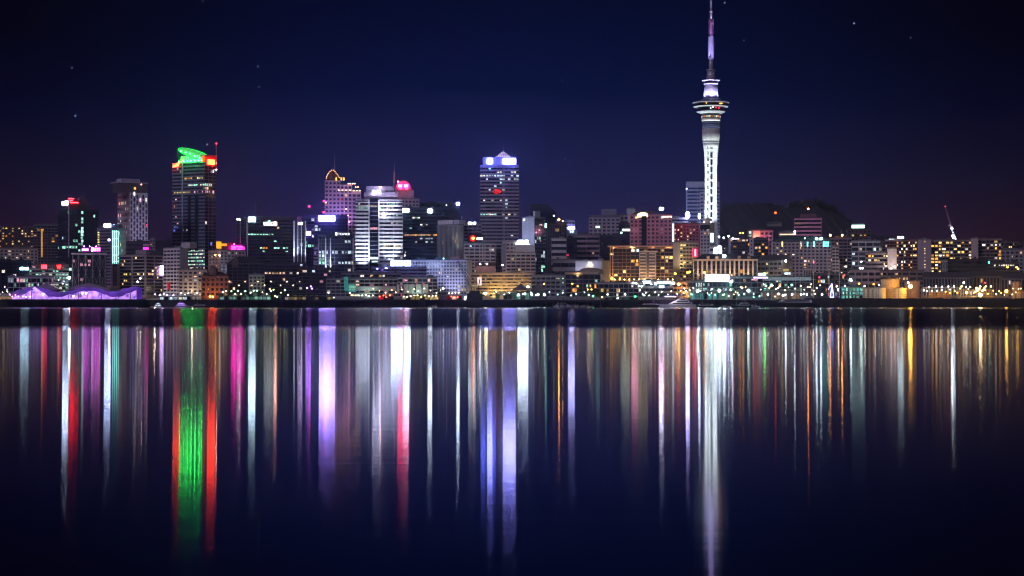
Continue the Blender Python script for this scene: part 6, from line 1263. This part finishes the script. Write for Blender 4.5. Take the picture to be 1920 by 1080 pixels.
# water: a swell running towards the camera stretches every reflection along the line of sight
wm, nt, out = nodes('harbour_water')
ge = N(nt, 'ShaderNodeNewGeometry'); sp = N(nt, 'ShaderNodeSeparateXYZ'); L(nt, ge.outputs['Position'], sp.inputs[0])
mp = N(nt, 'ShaderNodeMapping'); mp.inputs['Scale'].default_value = (.004, .012, 1); nz = N(nt, 'ShaderNodeTexNoise'); nz.inputs['Scale'].default_value = 1; nz.inputs['Detail'].default_value = 3
L(nt, ge.outputs['Position'], mp.inputs[0]); L(nt, mp.outputs[0], nz.inputs[0])
ny = N(nt, 'ShaderNodeMath', operation='MULTIPLY_ADD'); L(nt, nz.outputs[0], ny.inputs[0]); ny.inputs[1].default_value = 60; L(nt, sp.outputs[1], ny.inputs[2])
r1 = N(nt, 'ShaderNodeMapRange', interpolation_type='SMOOTHSTEP'); r1.inputs[1].default_value = 235; r1.inputs[2].default_value = 330
r2 = N(nt, 'ShaderNodeMapRange', interpolation_type='SMOOTHSTEP'); r2.inputs[1].default_value = 1250; r2.inputs[2].default_value = 1600; r2.inputs[3].default_value = 1; r2.inputs[4].default_value = .0
L(nt, ny.outputs[0], r1.inputs[0]); L(nt, sp.outputs[1], r2.inputs[0])
rf = N(nt, 'ShaderNodeMath', operation='MULTIPLY'); L(nt, r1.outputs[0], rf.inputs[0]); L(nt, r2.outputs[0], rf.inputs[1])   # wind ruffled belt
ro = N(nt, 'ShaderNodeMapRange'); ro.inputs[3].default_value = .0435; ro.inputs[4].default_value = .155; L(nt, rf.outputs[0], ro.inputs[0])
gl1 = N(nt, 'ShaderNodeBsdfAnisotropic'); gl1.distribution = 'BECKMANN'; gl1.inputs['Color'].default_value = (.9, .92, 1, 1); gl1.inputs['Anisotropy'].default_value = .75
L(nt, ro.outputs[0], gl1.inputs['Roughness'])
bp_m = N(nt, 'ShaderNodeMapping'); bp_m.inputs['Scale'].default_value = (.12, .9, 1); bp_n = N(nt, 'ShaderNodeTexNoise'); bp_n.inputs['Scale'].default_value = 1; bp_n.inputs['Detail'].default_value = 4; bp = N(nt, 'ShaderNodeBump'); bp.inputs['Strength'].default_value = .12; bp.inputs['Distance'].default_value = .03
L(nt, ge.outputs['Position'], bp_m.inputs[0]); L(nt, bp_m.outputs[0], bp_n.inputs[0]); L(nt, bp_n.outputs[0], bp.inputs['Height']); L(nt, bp.outputs[0], gl1.inputs['Normal'])
tg = N(nt, 'ShaderNodeCombineXYZ'); tg.inputs[0].default_value = 1.0
L(nt, tg.outputs[0], gl1.inputs['Tangent'])
df = N(nt, 'ShaderNodeBsdfDiffuse'); df.inputs[0].default_value = (.003, .006, .03, 1)
fr = N(nt, 'ShaderNodeFresnel'); fr.inputs[0].default_value = 1.33
mx = N(nt, 'ShaderNodeMixShader'); L(nt, fr.outputs[0], mx.inputs[0]); L(nt, df.outputs[0], mx.inputs[1]); gl2 = N(nt, 'ShaderNodeBsdfAnisotropic'); gl2.distribution = 'BECKMANN'; gl2.inputs['Color'].default_value = (.9, .92, 1, 1); gl2.inputs['Anisotropy'].default_value = .77
rr2 = N(nt, 'ShaderNodeMath', operation='MULTIPLY'); rr2.inputs[1].default_value = 1.36; L(nt, ro.outputs[0], rr2.inputs[0]); L(nt, rr2.outputs[0], gl2.inputs['Roughness']); L(nt, tg.outputs[0], gl2.inputs['Tangent']); L(nt, bp.outputs[0], gl2.inputs['Normal'])
ml = N(nt, 'ShaderNodeMixShader'); ml.inputs[0].default_value = .35; L(nt, gl1.outputs[0], ml.inputs[1]); L(nt, gl2.outputs[0], ml.inputs[2]); L(nt, ml.outputs[0], mx.inputs[2]); L(nt, mx.outputs[0], out.inputs[0])
sheet('water', [[(-5000, -400, 0), (5000, -400, 0), (5000, 1881, 0), (-5000, 1881, 0)]], wm)
# ground: quay deck rising inland to the horizon
gm_ = wall((.1, .095, .09), .9)
m = MB(); Ys = [1880, 1960, 2060, 2180, 2300, 2450, 2600, 3200, 7000]
vs = []
for Y in Ys: vs += [(-5000, Y, gz(Y)), (5000, Y, gz(Y))]
m.add(vs, [(2 * i, 2 * i + 1, 2 * i + 3, 2 * i + 2) for i in range(len(Ys) - 1)]); o = m.build('ground', gm_); struct(o)
m = MB(); m.box(-5000, 5000, 1880.3, 1884, -3, 6.99)
o = m.build('sea_wall', wall((.05, .045, .045), .9)); tag(o, 'long black stone sea wall between the quay and the water', 'sea wall')
# wharf decks and breakwater
def wharf(lab, xa, xb, yt, Y, dp, c=(.035, .03, .03)):
    t = thing('wharf', lab, 'wharf', (px((xa + xb) / 2, Y), Y, 0)); W = px(xb, Y) - px(xa, Y); h = pz(yt, Y)
    m = MB(); m.box(-W / 2, W / 2, 0, dp, h - 1.6, h); m.build('deck', wall(c), t)
    n = max(3, int(W / 6)); m = MB(); m.tube((0, .6, -1.5), (0, .6, h - 1.6), .45, n=6); m.box(-.15, .15, -.25, -.02, h - 3.2, h - .1); pm = m.mesh('pile', wall((.03, .027, .025)))
    for i in range(n + 1): obj('pile', pm, t, (-W / 2 + .5 + (W - 1) * i / n, 0, 0))
    return t
wharf('timber wharf carrying the violet shell hall', 2, 268, 561, 1868, 14); wharf('long dark promenade wharf below the green lit arcade', 395, 690, 561.5, 1871, 9); wharf('dark wharf edge under the gold restaurant row', 690, 845, 561.5, 1871, 9)
wharf('low wharf in front of the dark sheds', 935, 1125, 563, 1870, 10); wharf('pier below the teal pier office', 1126, 1232, 563, 1872, 8); wharf('marina wharf below the floodlight masts', 1300, 1440, 562, 1876, 4)
t = thing('breakwater', 'long black breakwater in front of the silos and storage yard', 'breakwater', (px(1690, 1852), 1852, 0)); xa, xb = px(1428, 1852) - px(1690, 1852), px(2010, 1852) - px(1690, 1852)
rr = random.Random(4); top = []; n = 110
for i in range(n + 1):
    f = i / n; top.append((xa + (xb - xa) * f, pz(559.5, 1852) + rr.uniform(-.5, .5) - (3.2 * max(0, 1 - f * 9))))
m = MB(); vs = []
for x, z in top: vs += [(x, -3.5 + rr.uniform(-.6, .6), -1), (x, -1.6 + rr.uniform(-.4, .4), z * .55 + rr.uniform(-.4, .4)), (x, rr.uniform(-.2, .4), z), (x, 26, z)]
m.add(vs, [(i * 4 + j, (i + 1) * 4 + j, (i + 1) * 4 + j + 1, i * 4 + j + 1) for i in range(n) for j in range(3)]); m.build('stone_bank', wall((.04, .035, .03), .95), t)
# dim street glow: unseen point lamps added between the blocks brighten the lower storeys
for x, Y, e, c in ((60, 2020, 9000, WW), (165, 2080, 6000, WW), (205, 2090, 16000, (1, .4, .12)), (290, 1985, 6000, WW), (360, 1962, 5000, WW), (430, 2000, 8000, WW), (540, 2060, 4000, WW), (870, 2030, 9000, WW), (935, 2030, 12000, (1, .7, .4)), (1040, 2010, 5000, WW), (1165, 2110, 6000, WW), (1240, 2010, 9000, (1, .5, .15)), (1300, 2020, 15000, (1, .5, .12)), (1340, 2070, 16000, (.8, .95, 1)), (1400, 2030, 8000, WW), (1450, 2030, 8000, WW), (1540, 2060, 9000, (1, .6, .5)), (1590, 2090, 9000, WW), (1650, 2050, 8000, WW), (1720, 2090, 12000, (1, .6, .35)), (1800, 2060, 8000, WW), (1880, 2060, 9000, (1, .6, .3))):
    lamp('POINT', (px(x, Y), Y, gz(Y) + 9), e, c, shadow_soft_size=.8)
# hill behind the right half, with a ragged tree line
hm, nt, out = nodes('hill_cover'); pb = N(nt, 'ShaderNodeBsdfPrincipled'); tc = N(nt, 'ShaderNodeTexCoord'); nz = N(nt, 'ShaderNodeTexNoise'); nz.inputs['Scale'].default_value = .03; nz.inputs['Detail'].default_value = 6; cr = N(nt, 'ShaderNodeValToRGB'); cr.color_ramp.elements[0].color = (.03, .026, .034, 1); cr.color_ramp.elements[1].color = (.08, .06, .07, 1)
L(nt, tc.outputs['Object'], nz.inputs[0]); L(nt, nz.outputs[0], cr.inputs[0]); L(nt, cr.outputs[0], pb.inputs['Base Color']); pb.inputs['Roughness'].default_value = .95; L(nt, pb.outputs[0], out.inputs[0])
def hill(name, Y, prof, dp, label, seed):
    rr = random.Random(seed); m = MB(); vs = []; x = prof[0][0]; cols = []
    while x <= prof[-1][0]: cols.append(x); x += 3
    ph = [rr.uniform(0, 6) for _ in range(6)]
    for x in cols:
        y = interp(prof, x); Zt = max(61, pz(y, Y)) ; zt = Zt + 2.5 * math.sin(x * .11 + ph[0]) + 1.6 * math.sin(x * .37 + ph[1]) + rr.uniform(-.8, .8)
        for f, g in ((-1, 0), (-.6, .35), (-.3, .72), (0, 1), (.5, .7), (1, 0)): vs.append((px(x, Y), Y + f * dp, 58 + (zt - 58) * g + (rr.uniform(-2, 2) if 0 < g < 1 else 0)))
    n = len(cols); m.add(vs, [(i * 6 + j, (i + 1) * 6 + j, (i + 1) * 6 + j + 1, i * 6 + j + 1) for i in range(n - 1) for j in range(5)])
    o = m.build(name, hm, smooth=True); struct(o, label); return cols
P1 = [(1200, 470), (1345, 400), (1360, 386), (1385, 383), (1420, 383), (1470, 387), (1490, 386), (1530, 384), (1556, 392), (1576, 406), (1592, 420), (1640, 440), (1740, 462), (1900, 475)]
hill('hill', 3900, P1, 700, 'dark volcanic hill behind the purple striped tower', 2)
P2 = [(-200, 462), (60, 455), (180, 452), (280, 448), (330, 452), (380, 450), (440, 455), (560, 452), (700, 456), (860, 450), (1000, 440), (1090, 434), (1200, 446), (1500, 456), (1700, 452), (1900, 462), (2150, 466)]
hill('far_ridge', 4700, P2, 500, 'low dark ridge closing the view behind the city', 5)
rr = random.Random(12); m = MB()
for x0, x1, k, big in ((1486, 1600, 120, 1), (1480, 1500, 30, .8), (1345, 1480, 60, .35)):
    for i in range(k):
        x = rr.uniform(x0, x1); Y = 3890 + rr.uniform(-40, 60); z = pz(interp(P1, x), 3900) - 1; h = rr.uniform(4, 12) * big; w = rr.uniform(3, 6) * max(.5, big)
        for q in range(26):
            p = Vector((px(x, Y) + rr.gauss(0, w * .5), Y + rr.gauss(0, w * .4), z + h * rr.uniform(.0, 1))); s = rr.uniform(.8, 2)
            a = Vector((rr.gauss(0, 1), rr.gauss(0, 1), rr.gauss(0, 1))).normalized(); e = a.orthogonal().normalized(); f = a.cross(e); m.add([p - e * s, p + f * s, p + e * s, p - f * s], [(0, 1, 2, 3)])
o = m.build('hilltop_woods', leaf); o['kind'] = 'stuff'; tag(o, 'ragged dark woods along the crest of the hill', 'woods')
def hill_lamp(lab, x, y, Y, col, st, r):
    t = thing('hill_lamp', lab, 'lamp', (px(x, Y), Y, pz(y, Y) - 8), 0, 'hill lamps'); m = MB(); m.tube((0, 0, 0), (0, 0, 8), .2, .12, 5); m.build('pole', pole_mat, t); m = MB(); m.ball((0, 0, 0), r, 8, 5); m.build('lamp_head', glow(col, st), t, (0, -.3, 8))
hill_lamp('orange lamp alone on the hillside right of the observation tower', 1454, 399, 3330, (1, .07, .006), 12, 1.9)
b = D('hill_house', 'house', 'low house with a greenish lit terrace on the hillside', 1438, 1466, 417.5, 3320, (.3, .3, .26), 'ribbon', lit_p=.6, pal='gn', fl=3.4, bay=5, base=pz(421, 3320), ls=.7, bot=.6, top=.4, depth=8)

# ---- light: a violet fill sun added from behind left to reveal the facades, and the night sky with the city's light dome
sun = lamp('SUN', (0, 0, 500), .8, (.78, .66, 1)); sun.name = 'fill_sun'; sun.data.angle = R(8); sun.rotation_euler = (R(62), 0, R(-32))
w = bpy.data.worlds.new('World'); sc.world = w; w.use_nodes = True; nt = w.node_tree; nt.nodes.clear(); out = N(nt, 'ShaderNodeOutputWorld')
tc = N(nt, 'ShaderNodeTexCoord'); sp = N(nt, 'ShaderNodeSeparateXYZ'); L(nt, tc.outputs['Generated'], sp.inputs[0])
az = N(nt, 'ShaderNodeMath', operation='ARCTAN2'); L(nt, sp.outputs[0], az.inputs[0]); L(nt, sp.outputs[1], az.inputs[1])
def ramp(stops, a, c):
    mr = N(nt, 'ShaderNodeMapRange'); mr.inputs[1].default_value = a; mr.inputs[2].default_value = c; cr = N(nt, 'ShaderNodeValToRGB'); el = cr.color_ramp.elements
    while len(el) < len(stops): el.new(.5)
    for e, (p, col) in zip(el, stops): e.position = p; e.color = (*col, 1)
    L(nt, mr.outputs[0], cr.inputs[0]); return mr, cr
def s2l(*c): return tuple(((v / 255) / 12.92 if v <= 10 else ((v / 255 + .055) / 1.055) ** 2.4) for v in c)
# city centre column and towards the edges
mc, cc = ramp([(0, s2l(46, 28, 58)), (.14, s2l(38, 26, 62)), (.36, s2l(24, 26, 68)), (.62, s2l(0, 9, 46)), (.95, s2l(0, 2, 26)), (1, s2l(0, 0, 5))], .0, .175)
me, ce = ramp([(0, s2l(50, 18, 32)), (.2, s2l(35, 14, 30)), (.36, s2l(16, 10, 32)), (.54, s2l(1, 2, 26)), (.75, s2l(0, 0, 9)), (1, s2l(0, 0, 2))], .0, .175)
L(nt, sp.outputs[2], mc.inputs[0]); L(nt, sp.outputs[2], me.inputs[0])
ab = N(nt, 'ShaderNodeMath', operation='ABSOLUTE'); L(nt, az.outputs[0], ab.inputs[0])
mf = N(nt, 'ShaderNodeMapRange', interpolation_type='SMOOTHSTEP'); mf.inputs[1].default_value = .04; mf.inputs[2].default_value = .26; L(nt, ab.outputs[0], mf.inputs[0])
mixc = N(nt, 'ShaderNodeMix', data_type='RGBA'); L(nt, mf.outputs[0], mixc.inputs[0]); L(nt, cc.outputs[0], mixc.inputs[6]); L(nt, ce.outputs[0], mixc.inputs[7])
# stars
sv = N(nt, 'ShaderNodeTexVoronoi'); sv.inputs['Scale'].default_value = 112; L(nt, tc.outputs['Generated'], sv.inputs['Vector'])
lt = N(nt, 'ShaderNodeMapRange'); lt.inputs[1].default_value = .025; lt.inputs[2].default_value = .07; lt.inputs[3].default_value = 1; lt.inputs[4].default_value = 0; L(nt, sv.outputs['Distance'], lt.inputs[0])
sc_ = N(nt, 'ShaderNodeSeparateColor'); L(nt, sv.outputs['Color'], sc_.inputs[0]); pw = N(nt, 'ShaderNodeMath', operation='POWER'); L(nt, sc_.outputs[0], pw.inputs[0]); pw.inputs[1].default_value = 5
ms = N(nt, 'ShaderNodeMath', operation='MULTIPLY'); L(nt, lt.outputs[0], ms.inputs[0]); L(nt, pw.outputs[0], ms.inputs[1])
up = N(nt, 'ShaderNodeMapRange'); up.inputs[1].default_value = .04; up.inputs[2].default_value = .09; L(nt, sp.outputs[2], up.inputs[0]); m3 = N(nt, 'ShaderNodeMath', operation='MULTIPLY'); L(nt, ms.outputs[0], m3.inputs[0]); L(nt, up.outputs[0], m3.inputs[1])
st = N(nt, 'ShaderNodeVectorMath', operation='SCALE'); st.inputs[0].default_value = (.27, .34, .55); L(nt, m3.outputs[0], st.inputs['Scale'])
add = N(nt, 'ShaderNodeVectorMath', operation='ADD'); L(nt, mixc.outputs[2], add.inputs[0]); L(nt, st.outputs[0], add.inputs[1])
bg = N(nt, 'ShaderNodeBackground'); bg.inputs[1].default_value = 1.5; L(nt, add.outputs[0], bg.inputs[0])
sk = N(nt, 'ShaderNodeTexSky'); sk.sky_type = 'NISHITA'; sk.sun_disc = False; sk.sun_elevation = R(-5); sk.sun_rotation = R(180)
bg2 = N(nt, 'ShaderNodeBackground'); bg2.inputs[1].default_value = .002; L(nt, sk.outputs[0], bg2.inputs[0])
ads = N(nt, 'ShaderNodeAddShader'); L(nt, bg.outputs[0], ads.inputs[0]); L(nt, bg2.outputs[0], ads.inputs[1]); L(nt, ads.outputs[0], out.inputs[0])

# ---- air: thin even haze over the harbour and the city
m = MB(); m.box(-5200, 5200, -450, 7200, -6, 440); hz = m.mesh('haze', None); hz.materials.clear()
hm_, ht, ho = nodes('haze_air'); pv = N(ht, 'ShaderNodeVolumePrincipled'); pv.inputs['Color'].default_value = (.4, .55, 1, 1); pv.inputs['Density'].default_value = HAZE; pv.inputs['Anisotropy'].default_value = .84; L(ht, pv.outputs[0], ho.inputs['Volume'])
hz.materials.append(hm_)
if HAZE > 0: o = obj('haze', hz); o['kind'] = 'stuff'
# ---- camera
cd = bpy.data.cameras.new('camera'); cam = bpy.data.objects.new('camera', cd); COL.objects.link(cam); cam.location = (0, 0, CAM_H); cam.rotation_euler = (R(90), 0, 0)
cd.sensor_width = 36; cd.lens = 36 / (1920 * K); cd.clip_end = 20000; cd.clip_start = .5; cd.shift_y = (570 - 540) / 1920; sc.camera = cam
sc.view_settings.view_transform = 'Standard'; sc.view_settings.look = 'None'; sc.view_settings.exposure = 0; sc.view_settings.gamma = 1
cy = sc.cycles; cy.max_bounces = 5; cy.diffuse_bounces = 1; cy.glossy_bounces = 3; cy.transmission_bounces = 1; cy.caustics_reflective = False; cy.caustics_refractive = False
cy.filter_width = 1.1; cy.use_denoising = True; cy.use_light_tree = True; cy.sample_clamp_indirect = 0; cy.blur_glossy = 0
